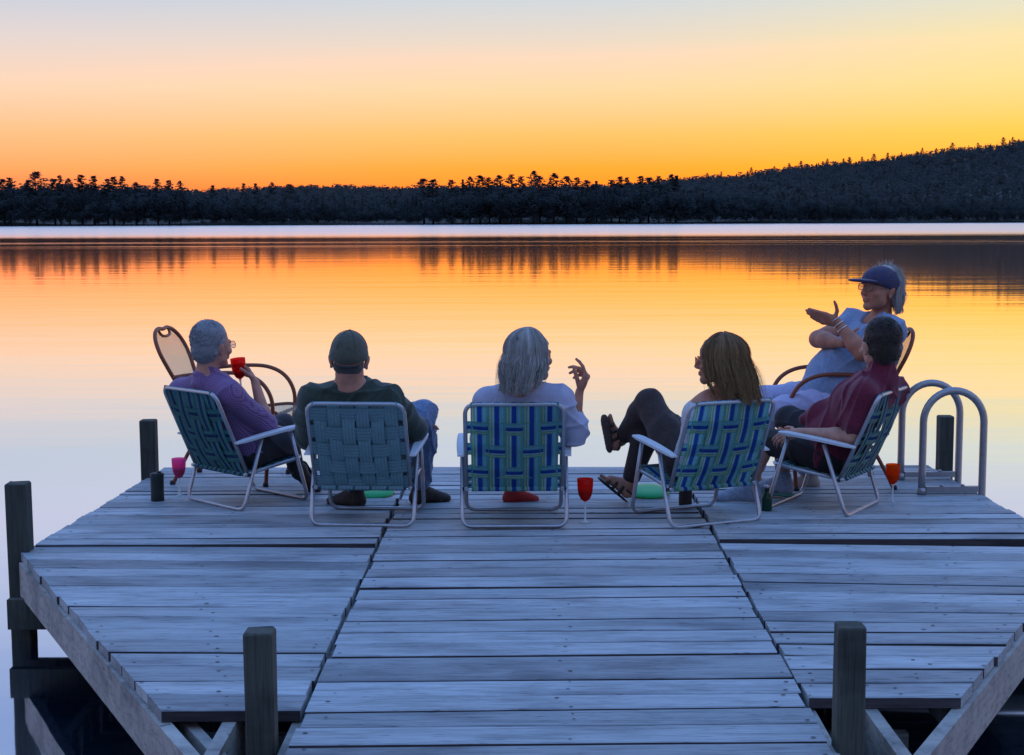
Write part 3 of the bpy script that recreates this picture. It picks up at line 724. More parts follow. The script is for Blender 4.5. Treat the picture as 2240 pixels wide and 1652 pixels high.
web_chair(*CH[3], 'folding lawn chair with plaid webbing seen square from behind, under the white-haired woman', 'plaid')
web_chair(*CH[4], 'folding lawn chair with bright plaid webbing, under the woman in dark leggings', 'plaid')
web_chair(*CH[5], 'folding lawn chair with pale plaid webbing, under the man in the maroon shirt', 'pale')

# ================================================================== PATIO CHAIRS
M['bronze'] = simple('brown_painted_tube', (.26, .07, .03), .42, .1)
def mesh_sling(name, col):
    m, nt, b = mat(name); L = nt.links.new; o = nt.nodes['Material Output']
    tc = nn('ShaderNodeTexCoord', nt); wx = nn('ShaderNodeTexWave', nt); wx.bands_direction = 'X'; wx.inputs['Scale'].default_value = 26; L(tc.outputs['UV'], wx.inputs['Vector'])
    wy = nn('ShaderNodeTexWave', nt); wy.bands_direction = 'Y'; wy.inputs['Scale'].default_value = 26; L(tc.outputs['UV'], wy.inputs['Vector'])
    mxx = nn('ShaderNodeMath', nt, operation='MAXIMUM'); L(wx.outputs['Fac'], mxx.inputs[0]); L(wy.outputs['Fac'], mxx.inputs[1])
    th = nn('ShaderNodeMapRange', nt); th.inputs['From Min'].default_value = .62; th.inputs['From Max'].default_value = .80; L(mxx.outputs[0], th.inputs['Value'])
    b.inputs['Base Color'].default_value = (*col, 1); b.inputs['Roughness'].default_value = .8
    tr = nn('ShaderNodeBsdfTranslucent', nt); tr.inputs[0].default_value = (*col, 1); m1 = nn('ShaderNodeMixShader', nt); m1.inputs[0].default_value = .55
    L(b.outputs[0], m1.inputs[1]); L(tr.outputs[0], m1.inputs[2])
    tp = nn('ShaderNodeBsdfTransparent', nt); m2 = nn('ShaderNodeMixShader', nt); L(th.outputs[0], m2.inputs[0]); L(tp.outputs[0], m2.inputs[1]); L(m1.outputs[0], m2.inputs[2]); L(m2.outputs[0], o.inputs[0])
    return m
M['sling'] = mesh_sling('beige_mesh_sling', (.62, .55, .42))
def patio_chair(loc, rz, label):
    e = empty('patio_chair', label, 'patio chair', loc, R(rz), 'brown patio chairs with mesh seats')
    W = .235
    for s in (-1, 1):
        # front leg sweeps up into the curved arm and back to the backrest
        pts = bez([(s * W, .285, 0), (s * W, .305, .22), (s * W, .335, .42), (s * W, .33, .54), (s * W, .27, .635), (s * W, .16, .685), (s * W, .0, .69), (s * (W - .01), -.17, .675), (s * (W - .03), -.285, .655)], 5)
        mb = MB(); mb.tube(pts, .0125, 10); leg = mb.build('arm_frame', M['bronze'], e, False)
        mb = MB(); mb.tube(bez([(s * (W - .03), .02, .415), (s * (W - .01), -.13, .30), (s * W, -.24, .12), (s * W, -.30, 0)], 5), .0115, 10); mb.build('rear_leg', M['bronze'], e, False)
        for (y, z) in ((.285, 0), (-.30, 0)):
            mb = MB(); mb.lathe([(.017, 0), (.017, .02), (.013, .03)], (s * W, y, z), 10); mb.build('foot', M['black_plastic'], e, False)
        mb = MB(); mb.tube(bez([(s * (W - .03), .36, .435), (s * (W - .03), .30, .455), (s * (W - .03), .0, .42), (s * (W - .04), -.19, .41), (s * (W - .06), -.24, .46)], 5), .0105, 8); mb.build('seat_rail', M['bronze'], e, False)
    # back hoop with its hand hole
    def bp(x, h):       # h up the backrest
        return (x, -.215 - .19 * h - .04 * h * h, .45 + .80 * h * .655)
    out_ = [(-.15, 0), (-.165, .25), (-.205, .48), (-.225, .66), (-.205, .80), (-.15, .895), (-.075, .935), (0, .925), (.075, .935), (.15, .895), (.205, .80), (.225, .66), (.205, .48), (.165, .25), (.15, 0)]
    mb = MB(); mb.tube(bez([bp(x, h) for x, h in out_], 5), .0125, 10); mb.build('back_frame', M['bronze'], e, False)
    notch = [(-.085, .93), (-.07, .865), (-.03, .845), (.03, .845), (.07, .865), (.085, .93)]
    mb = MB(); mb.tube(bez([bp(x, h) for x, h in notch], 5), .009, 8); mb.build('back_handle', M['bronze'], e, False)
    # mesh of the back
    mb = MB(); mb.sm = True; hs = np.linspace(.02, .90, 22); rows = []
    def hwid(h):
        tab = [(0, .15), (.25, .165), (.48, .205), (.66, .225), (.80, .205), (.895, .15), (.93, .09)]
        for (a, wa), (b, wb) in zip(tab, tab[1:]):
            if a <= h <= b: return wa + (wb - wa) * (h - a) / (b - a)
        return .1
    K = 12
    for h in hs:
        w = hwid(h); row = []
        for k in range(K + 1):
            x = -w + 2 * w * k / K; hh = h
            if h > .84: hh = min(h, .845 + max(0, abs(x) - .05) * 1.1)
            q = bp(x, hh); row.append((q[0], q[1] - .03 * (1 - (x / .23) ** 2) * math.sin(hh * 3.1), q[2]))
        rows.append(mb.add(row))
    for j in range(len(hs) - 1):
        for k in range(K): mb.face((rows[j] + k, rows[j] + k + 1, rows[j + 1] + k + 1, rows[j + 1] + k), [(k / K, hs[j] * 1.8), ((k + 1) / K, hs[j] * 1.8), ((k + 1) / K, hs[j + 1] * 1.8), (k / K, hs[j + 1] * 1.8)])
    mb.build('backrest', M['sling'], e, False)
    mb = MB(); mb.sm = True; rows = []; sp_ = bez([(0, .365, .405), (0, .37, .435), (0, .30, .452), (0, .0, .415), (0, -.19, .405), (0, -.24, .46)], 5)
    for p in sp_:
        rows.append(mb.add([(x, p.y, p.z - .025 * (1 - (x / .205) ** 2) * (1 if p.y < .33 else .2)) for x in np.linspace(-.205, .205, 9)]))
    for j in range(len(sp_) - 1):
        for k in range(8): mb.face((rows[j] + k, rows[j] + k + 1, rows[j + 1] + k + 1, rows[j + 1] + k), [(k / 8, j * .05), ((k + 1) / 8, j * .05), ((k + 1) / 8, j * .05 + .05), (k / 8, j * .05 + .05)])
    mb.build('seat', M['sling'], e, False)
    mb = MB(); mb.tube([(-W, .02, .40), (W, .02, .40)], .010, 8); mb.tube([(-.21, .35, .43), (.21, .35, .43)], .010, 8); mb.build('cross_bar', M['bronze'], e, False)
    return e
patio_chair((-1.735, 9.06, 0), -98, 'empty brown patio chair with a pale mesh back, behind the grey-haired man')
patio_chair((1.945, 8.84, 0), 93, 'brown patio chair under the woman in the light blue top')

# ================================================================== GLASSES AND SMALL THINGS
def plastic(name, col, alpha=.75, rough=.12):
    """translucent coloured tumbler plastic"""
    m, nt, b = mat(name); L = nt.links.new; o = nt.nodes['Material Output']
    b.inputs['Base Color'].default_value = (*col, 1); b.inputs['Roughness'].default_value = rough
    tr = nn('ShaderNodeBsdfTranslucent', nt); tr.inputs[0].default_value = (*col, 1)
    tp = nn('ShaderNodeBsdfTransparent', nt); tp.inputs[0].default_value = (*col, 1)
    m1 = nn('ShaderNodeMixShader', nt); m1.inputs[0].default_value = .65; L(tr.outputs[0], m1.inputs[1]); L(tp.outputs[0], m1.inputs[2])
    m2 = nn('ShaderNodeMixShader', nt); m2.inputs[0].default_value = 1 - alpha; L(b.outputs[0], m2.inputs[1]); L(m1.outputs[0], m2.inputs[2]); L(m2.outputs[0], o.inputs[0])
    return m
M['red_plastic'] = plastic('red_plastic', (1, .06, .03), .18); M['pink_plastic'] = plastic('pink_plastic', (1.0, .30, .62), .15); M['orange_plastic'] = plastic('orange_plastic', (1.0, .25, .01), .15)
M['clear'] = plastic('clear_plastic', (.92, .96, .95), .55); M['wine'] = plastic('red_wine', (.45, .015, .02), .35); M['wine_o'] = plastic('orange_drink', (.80, .10, .01), .35)
def wineglass(loc, h, mt, wine, label, rot=None, level=.45, stem='clear'):
    e = empty('wine_glass', label, 'wine glass', loc); 
    if rot: e.rotation_euler = rot
    k = h / .235; t = .0016
    bowl = [(.007, .112), (.022, .122), (.034, .143), (.040, .170), (.0425, .20), (.0435, .235)]
    inner = [(r - t, z + (.003 if i == 0 else 0)) for i, (r, z) in enumerate(bowl)]
    mb = MB(); mb.lathe([(0.0001, .112)] + [(r * k, z * k) for r, z in bowl][0:0] + [(r, z) for r, z in bowl] + inner[::-1] + [(0.0001, .116)], n=28)
    for i in range(len(mb.v)): mb.v[i] = tuple(c * k for c in mb.v[i])
    mb.build('bowl', M[mt], e, False)
    mb = MB(); mb.lathe([(.034, 0), (.035, .002), (.012, .006), (.0055, .015), (.0045, .06), (.0055, .10), (.009, .1115), (0.0001, .1118)], n=24)
    for i in range(len(mb.v)): mb.v[i] = tuple(c * k for c in mb.v[i])
    mb.build('stem', M[stem], e, False)
    zt = .119 + (.235 - .119) * level; prof = [(0.0001, .119)]
    for r, z in inner:
        if z < zt: prof.append((r - .0006, max(z, .1192)))
    r_ = np.interp(zt, [z for r, z in inner], [r for r, z in inner]); prof += [(r_ - .0006, zt), (0.0001, zt)]
    mb = MB(); mb.lathe(prof, n=24)
    for i in range(len(mb.v)): mb.v[i] = tuple(c * k for c in mb.v[i])
    mb.build('wine', M[wine], e, False); return e
wineglass(G(1280, 1142), .233, 'red_plastic', 'wine', 'red wine glass standing on the deck beside the plaid chair in the middle')
wineglass(G(393, 1085), .222, 'pink_plastic', 'wine', 'pink wine glass standing on the deck by the dark tumbler')
wineglass(G(1952, 1099), .218, 'orange_plastic', 'wine_o', 'orange wine glass standing on the deck in front of the swim ladder')
# tumbler
M['tumbler'] = simple('black_rubber', (.018, .026, .024), .6, noise=.3, nscale=90)
t = empty('tumbler', 'dark insulated tumbler standing on the deck next to the pink wine glass', 'tumbler', G(345, 1097))
mb = MB(); mb.lathe([(.036, 0), (.038, .004), (.037, .05), (.038, .145), (.040, .150), (.040, .156), (.036, .158)], n=24); mb.build('body', M['tumbler'], t, False)
mb = MB(); mb.lathe([(.037, .158), (.037, .164), (.030, .166), (0.0001, .166)], n=24); mb.lathe([(.012, .166), (.012, .172), (.006, .176), (0.0001, .176)], (.012, 0, 0), 12); mb.build('lid', M['black_plastic'], t, False)
# can in a holder under the woman's chair
M['can'] = simple('can_metal', (.55, .55, .56), .3, .9)
t = empty('can_cooler', 'dark foam can cooler with a silver can, standing under the bright plaid chair', 'can', G(1499, 1107))
mb = MB(); mb.lathe([(.036, .006), (.037, .012), (.037, .10), (.034, .103)], n=20); mb.build('sleeve', simple('brown_foam', (.06, .035, .03), .8, noise=.4, nscale=60), t, False)
mb = MB(); mb.lathe([(.028, 0), (.033, .006), (.033, .11), (.027, .121), (.025, .119), (0.0001, .119)], n=20); mb.build('can', M['can'], t, False)
# green bottle
M['bottle'] = plastic('green_bottle_glass', (.02, .10, .06), .5, .06)
t = empty('bottle', 'dark green glass bottle by the front leg of the pale plaid chair', 'bottle', G(1677, 1120))
mb = MB(); mb.lathe([(.026, 0), (.028, .004), (.028, .075), (.024, .09), (.013, .105), (.012, .135), (.014, .137), (.014, .145), (.011, .146)], n=22); mb.build('body', M['bottle'], t, False)
mb = MB(); mb.lathe([(.015, .134), (.015, .15), (0.0001, .151)], n=14); mb.build('cap', M['can'], t, False)
# green flying discs
M['green_plastic'] = plastic('green_plastic', (.03, .62, .16), .8, .3)
def disc(loc, rx, rz, label, r=.125):
    mb = MB(); prof = [(0.0001, .024), (.05, .024), (.09, .022), (.112, .016), (.122, .008), (.125, 0), (.122, 0), (.118, .008), (.108, .013), (.088, .018), (.05, .0205), (0.0001, .0205)]
    k = r / .125; mb.lathe([(a * k, b * k) for a, b in prof], n=40)
    o = mb.build('flying_disc', M['green_plastic']); o.location = loc; o.rotation_euler = (R(rx), 0, R(rz)); tag(o, label, 'flying disc', 'green plastic discs on the deck'); return o
p = G(812, 1092); p.z = .002; disc(p + Vector((0, .12, .018)), 9, 10, 'green plastic disc lying on the deck between the sandals of the capped man')
p = G(1400, 1092); p.z = .002; disc(p + Vector((.06, .12, .016)), 8, 0, 'green plastic disc lying on the deck under the bright plaid chair')

# ================================================================== BODIES (signed-distance modelling)
V3 = lambda *a: np.array(a, dtype=float)
def nrm(v): v = np.asarray(v, float); return v / (np.linalg.norm(v) + 1e-12)
class Field:
    """smooth union of round cones and ellipsoids, meshed into one surface"""
    def __init__(s): s.pr = []
    def cone(s, a, b, r1, r2, k=.015, flat=None, sub=False):
        s.pr.append(('c', V3(*a), V3(*b), r1, r2, k, flat, sub)); return s
    def ell(s, c, r, k=.012, M=None, sub=False):
        s.pr.append(('e', V3(*c), V3(*r), None if M is None else np.asarray(M, float), 0, k, None, sub)); return s
    def box(s, c, h, rr, k=.008, M=None, sub=False):
        s.pr.append(('b', V3(*c), V3(*h), None if M is None else np.asarray(M, float), rr, k, None, sub)); return s
    def chain(s, pts, rs, k=.015, flat=None):
        for (a, b, r1, r2) in zip(pts, pts[1:], rs, rs[1:]): s.cone(a, b, r1, r2, k, flat)
        return s
    def mesh(s, name, material, parent, res=.006, noise=None, mats=None, matfn=None, smooth=1, cut=None):
        pos = [p for p in s.pr if not p[7]]
        lo = []; hi = []
        for p in pos:
            if p[0] == 'c': r = max(p[3], p[4]); pts = np.stack([p[1], p[2]])
            else: r = float(np.max(p[2])) + (p[4] if p[0] == 'b' else 0); r *= 1.5 if p[0] == 'b' else 1; pts = p[1][None]
            lo.append(pts.min(0) - r); hi.append(pts.max(0) + r)
        pad = .03; lo = np.min(lo, 0) - pad; hi = np.max(hi, 0) + pad
        n = np.ceil((hi - lo) / res).astype(int) + 1
        F = np.full(n, .2, dtype=np.float32); ax = [lo[i] + np.arange(n[i]) * res for i in range(3)]
        def sub_ix(a, b):
            i0 = np.clip(np.floor((a - lo) / res).astype(int), 0, n - 1); i1 = np.clip(np.ceil((b - lo) / res).astype(int) + 1, 1, n); return i0, i1
        for p in s.pr:
            k = p[5]; m = k + 3.5 * res
            if p[0] == 'c':
                r = max(p[3], p[4]) + m; a0 = np.minimum(p[1], p[2]) - r; b0 = np.maximum(p[1], p[2]) + r
            else:
                r = float(np.max(p[2])) * (1.75 if p[0] == 'b' else 1) + m + (p[4] if p[0] == 'b' else 0); a0 = p[1] - r; b0 = p[1] + r
            i0, i1 = sub_ix(a0, b0)
            if (i1 <= i0).any(): continue
            sl = tuple(slice(i0[i], i1[i]) for i in range(3))
            X = ax[0][sl[0]][:, None, None]; Y = ax[1][sl[1]][None, :, None]; Zz = ax[2][sl[2]][None, None, :]
            if p[0] == 'c':
                a, b = p[1], p[2]; d = b - a; L2 = d @ d + 1e-12
                qx, qy, qz = X - a[0], Y - a[1], Zz - a[2]
                t = np.clip((qx * d[0] + qy * d[1] + qz * d[2]) / L2, 0, 1)
                ex, ey, ez = qx - t * d[0], qy - t * d[1], qz - t * d[2]
                if p[6] is not None:
                    fn, fs = nrm(p[6][0]), p[6][1]; c = ex * fn[0] + ey * fn[1] + ez * fn[2]; g = c * (1 / fs - 1)
                    ex = ex + g * fn[0]; ey = ey + g * fn[1]; ez = ez + g * fn[2]
                    D = (np.sqrt(ex * ex + ey * ey + ez * ez) - (p[3] + t * (p[4] - p[3]))) * (fs if fs < 1 else 1) ** .5
                else: D = np.sqrt(ex * ex + ey * ey + ez * ez) - (p[3] + t * (p[4] - p[3]))
            else:
                q = [X - p[1][0], Y - p[1][1], Zz - p[1][2]]
                if p[3] is not None: Mt = p[3]; q = [q[0] * Mt[0, j] + q[1] * Mt[1, j] + q[2] * Mt[2, j] for j in range(3)]
                if p[0] == 'e':
                    r = p[2]; k0 = np.sqrt((q[0] / r[0]) ** 2 + (q[1] / r[1]) ** 2 + (q[2] / r[2]) ** 2); k1 = np.sqrt((q[0] / r[0] ** 2) ** 2 + (q[1] / r[1] ** 2) ** 2 + (q[2] / r[2] ** 2) ** 2) + 1e-9
                    D = k0 * (k0 - 1) / k1
                else:
                    h = p[2]; e = [np.abs(q[j]) - h[j] for j in range(3)]
                    D = np.sqrt(sum(np.maximum(c, 0) ** 2 for c in e)) + np.minimum(np.maximum(np.maximum(e[0], e[1]), e[2]), 0) - p[4]
            W = F[sl]
            if p[7]:
                D = -D; h = np.clip(.5 - .5 * (W - D) / k, 0, 1); F[sl] = W * (1 - h) + D * h + k * h * (1 - h)
            else:
                h = np.clip(.5 + .5 * (W - D) / k, 0, 1); F[sl] = W * (1 - h) + D * h - k * h * (1 - h)
        if noise is not None:
            near = np.abs(F) < .03; idx = np.argwhere(near); pp = lo + idx * res; F[near] += noise(pp).astype(np.float32)
        # ---- surface nets
        S = F < 0; c = np.zeros([d - 1 for d in n], dtype=np.int8)
        for dx in (0, 1):
            for dy in (0, 1):
                for dz in (0, 1): c += S[dx:n[0] - 1 + dx, dy:n[1] - 1 + dy, dz:n[2] - 1 + dz]
        act = (c > 0) & (c < 8); ids = np.full(act.shape, -1, dtype=np.int64); cells = np.argwhere(act); ids[act] = np.arange(len(cells))
        acc = np.zeros((len(cells), 3)); cnt = np.zeros(len(cells)); corners = [(x, y, z) for x in (0, 1) for y in (0, 1) for z in (0, 1)]
        ci, cj, ck = cells.T
        val = {q: F[ci + q[0], cj + q[1], ck + q[2]] for q in corners}
        for q in corners:
            for a_ in range(3):
                if q[a_] == 0:
                    w = list(q); w[a_] = 1; w = tuple(w); v0, v1 = val[q], val[w]; cr = (v0 < 0) != (v1 < 0)
                    t = np.where(cr, v0 / (v0 - v1 + 1e-12), 0); pt = np.tile(np.array(q, float), (len(cells), 1)); pt[:, a_] = t
                    acc += pt * cr[:, None]; cnt += cr
        v = lo + (cells + acc / cnt[:, None]) * res
        quads = []
        for a_ in range(3):
            b_, c_ = (a_ + 1) % 3, (a_ + 2) % 3
            s0 = [slice(0, n[i] - 1) for i in range(3)]; s1 = [slice(0, n[i] - 1) for i in range(3)]; s1[a_] = slice(1, n[a_])
            A = S[tuple(s0)]; B = S[tuple(s1)]; e = np.argwhere(A != B); e = e[(e[:, b_] > 0) & (e[:, c_] > 0)]
            if not len(e): continue
            inn = A[tuple(e.T)]
            def gi(db, dc): q = e.copy(); q[:, b_] -= db; q[:, c_] -= dc; return ids[tuple(q.T)]
            Q = np.stack([gi(0, 0), gi(1, 0), gi(1, 1), gi(0, 1)], 1); Q = np.where(inn[:, None], Q, Q[:, ::-1]); quads.append(Q)
        Q = np.concatenate(quads); Q = Q[(Q >= 0).all(1)]
        for _ in range(smooth):
            sm_ = np.zeros_like(v); ct = np.zeros(len(v))
            for i in range(4):
                a, b = Q[:, i], Q[:, (i + 1) % 4]; np.add.at(sm_, a, v[b]); np.add.at(ct, a, 1)
            v = v * .45 + .55 * sm_ / np.maximum(ct, 1)[:, None]
        if cut is not None:          # open the garment: drop the faces where cut is true
            fc = v[Q].mean(1); Q = Q[~cut(fc)]; used = np.unique(Q); rm = np.full(len(v), -1); rm[used] = np.arange(len(used)); v = v[used]; Q = rm[Q]
        me = np_mesh(name, v, Q, material)
        me.polygons.foreach_set('use_smooth', np.ones(len(Q), bool))
        if mats:
            for mm in mats: me.materials.append(mm)
            me.polygons.foreach_set('material_index', matfn(v[Q].mean(1)).astype(np.int32))
        me.update(); o = bpy.data.objects.new(name, me); COL.objects.link(o)
        if parent: put(o, parent)
        return o

def folds(seed, amp=.0035, scale=26, d=(0, 0, 1)):
    """soft swells with a few sharper creases running across them"""
    r = np.random.default_rng(seed); ks = r.normal(size=(9, 3)); ks /= np.linalg.norm(ks, axis=1)[:, None]; fr = r.uniform(.5, 1.5, 9) * scale; ph = r.uniform(0, 6, 9)
    def f(p):
        w = np.sin(p @ (ks[0] * fr[0] * .5) + ph[0]) * 1.5 + np.sin(p @ (ks[1] * scale * .35) + ph[1]) * 1.2
        o = sum(np.sin(p @ (ks[i] * fr[i] * .7) + ph[i] + w * .6) for i in range(2, 5)) / 2.6
        cr = 0
        for i in range(5, 9):
            m_ = np.clip(np.sin(p @ (ks[i - 3] * scale * .30) + ph[i]) * 1.4, 0, 1)
            cr = cr + m_ * (1 - np.abs(np.sin(p @ (ks[i] * fr[i] * .75) + w * 1.1 + ph[i]))) ** 3
        return amp * (.75 * o - 1.5 * cr + .35)
    return f
def basis(fwd, up=(0, 0, 1)):
    """columns: right, forward, up"""
    f = nrm(fwd); r = nrm(np.cross(f, up)); u = np.cross(r, f); return np.stack([r, f, u], 1)
def tilt(B, pitch=0, roll=0):
    """nod the head (pitch > 0 looks down), lean to its right (roll > 0)"""
    c, s = math.cos(-pitch), math.sin(-pitch); X = np.array([[1, 0, 0], [0, c, -s], [0, s, c]]); c, s = math.cos(roll), math.sin(roll); Y = np.array([[c, 0, s], [0, 1, 0], [-s, 0, c]])
    return B @ Y @ X
def head(F, c, B, k=1.0, ears=True, jaw=1.0):
    """head centred between the ears; B columns right/forward/up"""
    W = lambda x, y, z: c + B @ V3(x, y, z) * k
    F.ell(W(0, -.012, .036), V3(.074, .095, .092) * k, .02, B); F.ell(W(0, .030, -.02), V3(.062 * jaw, .066, .082) * k, .02, B)
    F.cone(W(-.040 * jaw, .02, -.062), W(0, .070, -.094), .024 * k, .018 * k, .02); F.cone(W(.040 * jaw, .02, -.062), W(0, .070, -.094), .024 * k, .018 * k, .02)
    F.ell(W(0, .074, -.092), V3(.020, .016, .015) * k, .01, B)
    F.cone(W(0, .093, .010), W(0, .112, -.026), .007 * k, .0115 * k, .008); F.ell(W(0, .102, -.032), V3(.017, .011, .009) * k, .006, B)
    F.cone(W(-.034, .083, .022), W(.034, .083, .022), .010 * k, .010 * k, .012)
    F.ell(W(0, .094, -.056), V3(.022, .009, .006) * k, .005, B); F.ell(W(0, .092, -.067), V3(.019, .009, .007) * k, .005, B)
    for s in (-1, 1):
        F.ell(W(s * .031, .098, .004), V3(.016, .012, .010) * k, .008, B, sub=True); F.ell(W(s * .031, .080, .003), V3(.012, .012, .010) * k, .004, B)
        F.ell(W(s * .046, .066, -.024), V3(.020, .020, .018) * k, .015, B)
        if ears: F.ell(W(s * .083, -.008, -.004), V3(.010, .017, .032) * k, .006, B @ tilt(np.eye(3), 0, s * .30)); F.ell(W(s * .082, -.002, -.030), V3(.007, .009, .010) * k, .004, B)
    return W
def hand(F, w, d, pn, ts, curl=(.4, .5, .6, .7), thumb=.6, k=1.0, spread=.06, thumb_out=.75, fac=(.8, 1.1, .7), fat=1.0):
    """w wrist, d towards the fingers, pn the way the palm faces, ts +1/-1 which side the thumb is"""
    d = nrm(d); pn = nrm(pn - np.dot(pn, d) * d); t = np.cross(d, pn) * ts; r = .0088 * k * fat
    P_ = lambda a, b, c=0: w + (d * a + t * b + pn * c) * k
    F.cone(P_(.0, .0), P_(.045, .004), .024 * k, .026 * k, .012, (pn, .62)); F.cone(P_(.03, .016), P_(.082, .024), .020 * k, .014 * k, .012, (pn, .7)); F.cone(P_(.03, -.012), P_(.078, -.022), .020 * k, .013 * k, .012, (pn, .7))
    F.cone(P_(.075, .026), P_(.075, -.024), .0125 * k, .011 * k, .010)
    L = [(.043, .026, .021), (.048, .030, .022), (.044, .028, .021), (.034, .021, .019)]
    for i in range(4):
        b = .028 - i * .0175; p = P_(.082 - (0, 0, .003, .010)[i], b); a = 0; dir0 = nrm(d + t * (1.2 - i * .85) * spread)
        for j, l in enumerate(L[i]):
            a += curl[i] * fac[j]; q = p + (dir0 * math.cos(a) + pn * math.sin(a)) * l * k; rr = r * (1.0, .93, .85, .74)[j]; F.cone(p, q, rr, r * (.93, .85, .74)[j], .003); p = q
    p = P_(.022, .022, .006); a1 = nrm(d * (1 - thumb_out) + t * thumb_out + pn * .35 * thumb)
    q = p + a1 * .040 * k; F.cone(p, q, .0135 * k, .0108 * k, .008); a2 = nrm(a1 + d * .55 + pn * thumb * .5); q2 = q + a2 * .032 * k; F.cone(q, q2, .0105 * k, .0095 * k, .004)
    q3 = q2 + nrm(a2 + d * .25 + pn * thumb * .3) * .025 * k; F.cone(q2, q3, .0095 * k, .0078 * k, .004)
def arm(F, sh, el, wr, r=(.048, .040, .034, .024), grow=0.0, k=.02):
    sh, el, wr = (np.asarray(q, float) for q in (sh, el, wr))
    m = sh + (el - sh) * .45; F.chain([sh, m, el], [r[0] + grow, r[0] * .93 + grow, r[1] + grow], k)
    m2 = el + (wr - el) * .3; F.chain([el, m2, wr], [r[1] * .97 + grow, r[2] * 1.12 + grow, r[3] + grow], k)
def leg(F, hip, kn, an, r=(.085, .058, .052, .035), grow=0.0, k=.03):
    hip, kn, an = (np.asarray(q, float) for q in (hip, kn, an))
    m = hip + (kn - hip) * .5; F.chain([hip, m, kn], [r[0] + grow, r[0] * .84 + grow, r[1] + grow], k)
    m2 = kn + (an - kn) * .33; F.chain([kn, m2, an], [r[1] * .97 + grow, r[2] + grow, r[3] + grow], k)
def foot(F, an, d, sole=(0, 0, -1), k=1.0, grow=0.0, toes=True):
    """bare foot: ankle, direction of the toes, direction of the sole"""
    d = nrm(d); s = nrm(sole - np.dot(sole, d) * d); t = np.cross(d, s); P_ = lambda a, b, c: an + (d * a + t * b + s * c) * k
    F.cone(P_(0, 0, 0), P_(-.022, 0, .052), .034 * k + grow, .027 * k + grow, .02); F.cone(P_(-.025, 0, .05), P_(.09, .004, .058), .028 * k + grow, .022 * k + grow, .02, (s, .85))
    F.cone(P_(.01, 0, .012), P_(.10, 0, .052), .031 * k + grow, .022 * k + grow, .02); F.cone(P_(.10, .020, .06), P_(.10, -.022, .062), .019 * k + grow, .017 * k + grow, .012)
    if toes:
        for i in range(5): F.cone(P_(.11, .030 - i * .016, .062), P_(.152 - i * i * .0022 - i * .004, .034 - i * .017, .068), .0135 * k if i == 0 else .0098 * k, .011 * k if i == 0 else .0078 * k, .004)
    return P_
def torso(F, pel, chest, neck, shL, shR, back, w=1.0, belly=.0, grow=0.0, hips=.15):
    """pel/chest/neck centres, shoulders, back = unit vector out of the back"""
    pel, chest, neck, shL, shR = (np.asarray(q, float) for q in (pel, chest, neck, shL, shR)); back = nrm(back)
    ax = nrm(shR - shL); fl = lambda f: (back, f); mid = (pel + chest) / 2
    for s in (-1, 1):
        F.cone(pel + ax * s * .075 * w, mid + ax * s * .06 * w, .098 * w + grow, .085 * w + grow, .05, fl(.95))
        F.cone(mid + ax * s * .06 * w, chest + ax * s * .075 * w, .088 * w + grow, .098 * w + grow, .05, fl(.95))
        F.cone(chest + ax * s * .07 * w, (neck * .55 + chest * .45) + ax * s * .065 * w, .098 * w + grow, .070 * w + grow, .05, fl(.9))
    if belly: F.ell(mid - back * (.05 + belly * .35), V3(.13 * w, .10 + belly, .13) + grow, .06, basis(-back, nrm(chest - pel)))
    tp = neck - nrm(neck - chest) * .035
    F.cone(shL, tp, .052 + grow, .055 + grow, .05); F.cone(shR, tp, .052 + grow, .055 + grow, .05)
    F.cone(shL - (neck - chest) * .12, chest + (shL - chest) * .5, .05 + grow, .075 + grow, .05); F.cone(shR - (neck - chest) * .12, chest + (shR - chest) * .5, .05 + grow, .075 + grow, .05)
def clipback(F, n, off=.014, hz=.232):
    """the clothes lie flat against the chair's webbing"""
    a = chairloc(n, 0, .048 - .235, .20); b = chairloc(n, 0, -.160 - .235, .672); up = nrm(b - a); ax_ = chairdir(n, 1, 0, 0); nb = np.cross(ax_, up); nb = nb if np.dot(nb, chairdir(n, 0, -1, 0)) > 0 else -nb
    F.box((a + b) / 2 + nb * (.13 + off), V3(.30, .12, hz), .01, .012, np.stack([ax_, nb, up], 1), sub=True)
def strands(name, roots_dirs, material, parent, r=.0009, sides=3):
    """roots_dirs: list of point lists, each one lock or hair"""
    V = []; Fc = []; b = 0
    for pts in roots_dirs:
        pts = np.asarray(pts, float); n = len(pts); t = np.gradient(pts, axis=0); t /= np.linalg.norm(t, axis=1)[:, None] + 1e-9
        u = np.cross(t, (.3, .5, .81)); u /= np.linalg.norm(u, axis=1)[:, None] + 1e-9; w = np.cross(t, u)
        rr = r * np.linspace(1.0, .25, n)[:, None]
        for a in range(sides): an = 2 * math.pi * a / sides; V.append(pts + (u * math.cos(an) + w * math.sin(an)) * rr)
        for a in range(sides):
            a2 = (a + 1) % sides; i = np.arange(n - 1); Fc.append(np.stack([b + a * n + i, b + a2 * n + i, b + a2 * n + i + 1, b + a * n + i + 1], 1))
        b += n * sides
    me = np_mesh(name, np.concatenate(V), np.concatenate(Fc), material); me.polygons.foreach_set('use_smooth', np.ones(len(me.polygons), bool))
    o = bpy.data.objects.new(name, me); COL.objects.link(o)
    if parent: put(o, parent)
    return o
def fromv(v): return np.array([v.x, v.y, v.z])
def J(x, y, d): return fromv(P(x, y, d))
def chairloc(n, x, y, z):
    (c, rz) = CH[n]; a = R(rz); return V3(c[0] + x * math.cos(a) - y * math.sin(a), c[1] + x * math.sin(a) + y * math.cos(a), z)
def chairdir(n, x, y, z): (c, rz) = CH[n]; a = R(rz); return nrm(V3(x * math.cos(a) - y * math.sin(a), x * math.sin(a) + y * math.cos(a), z))
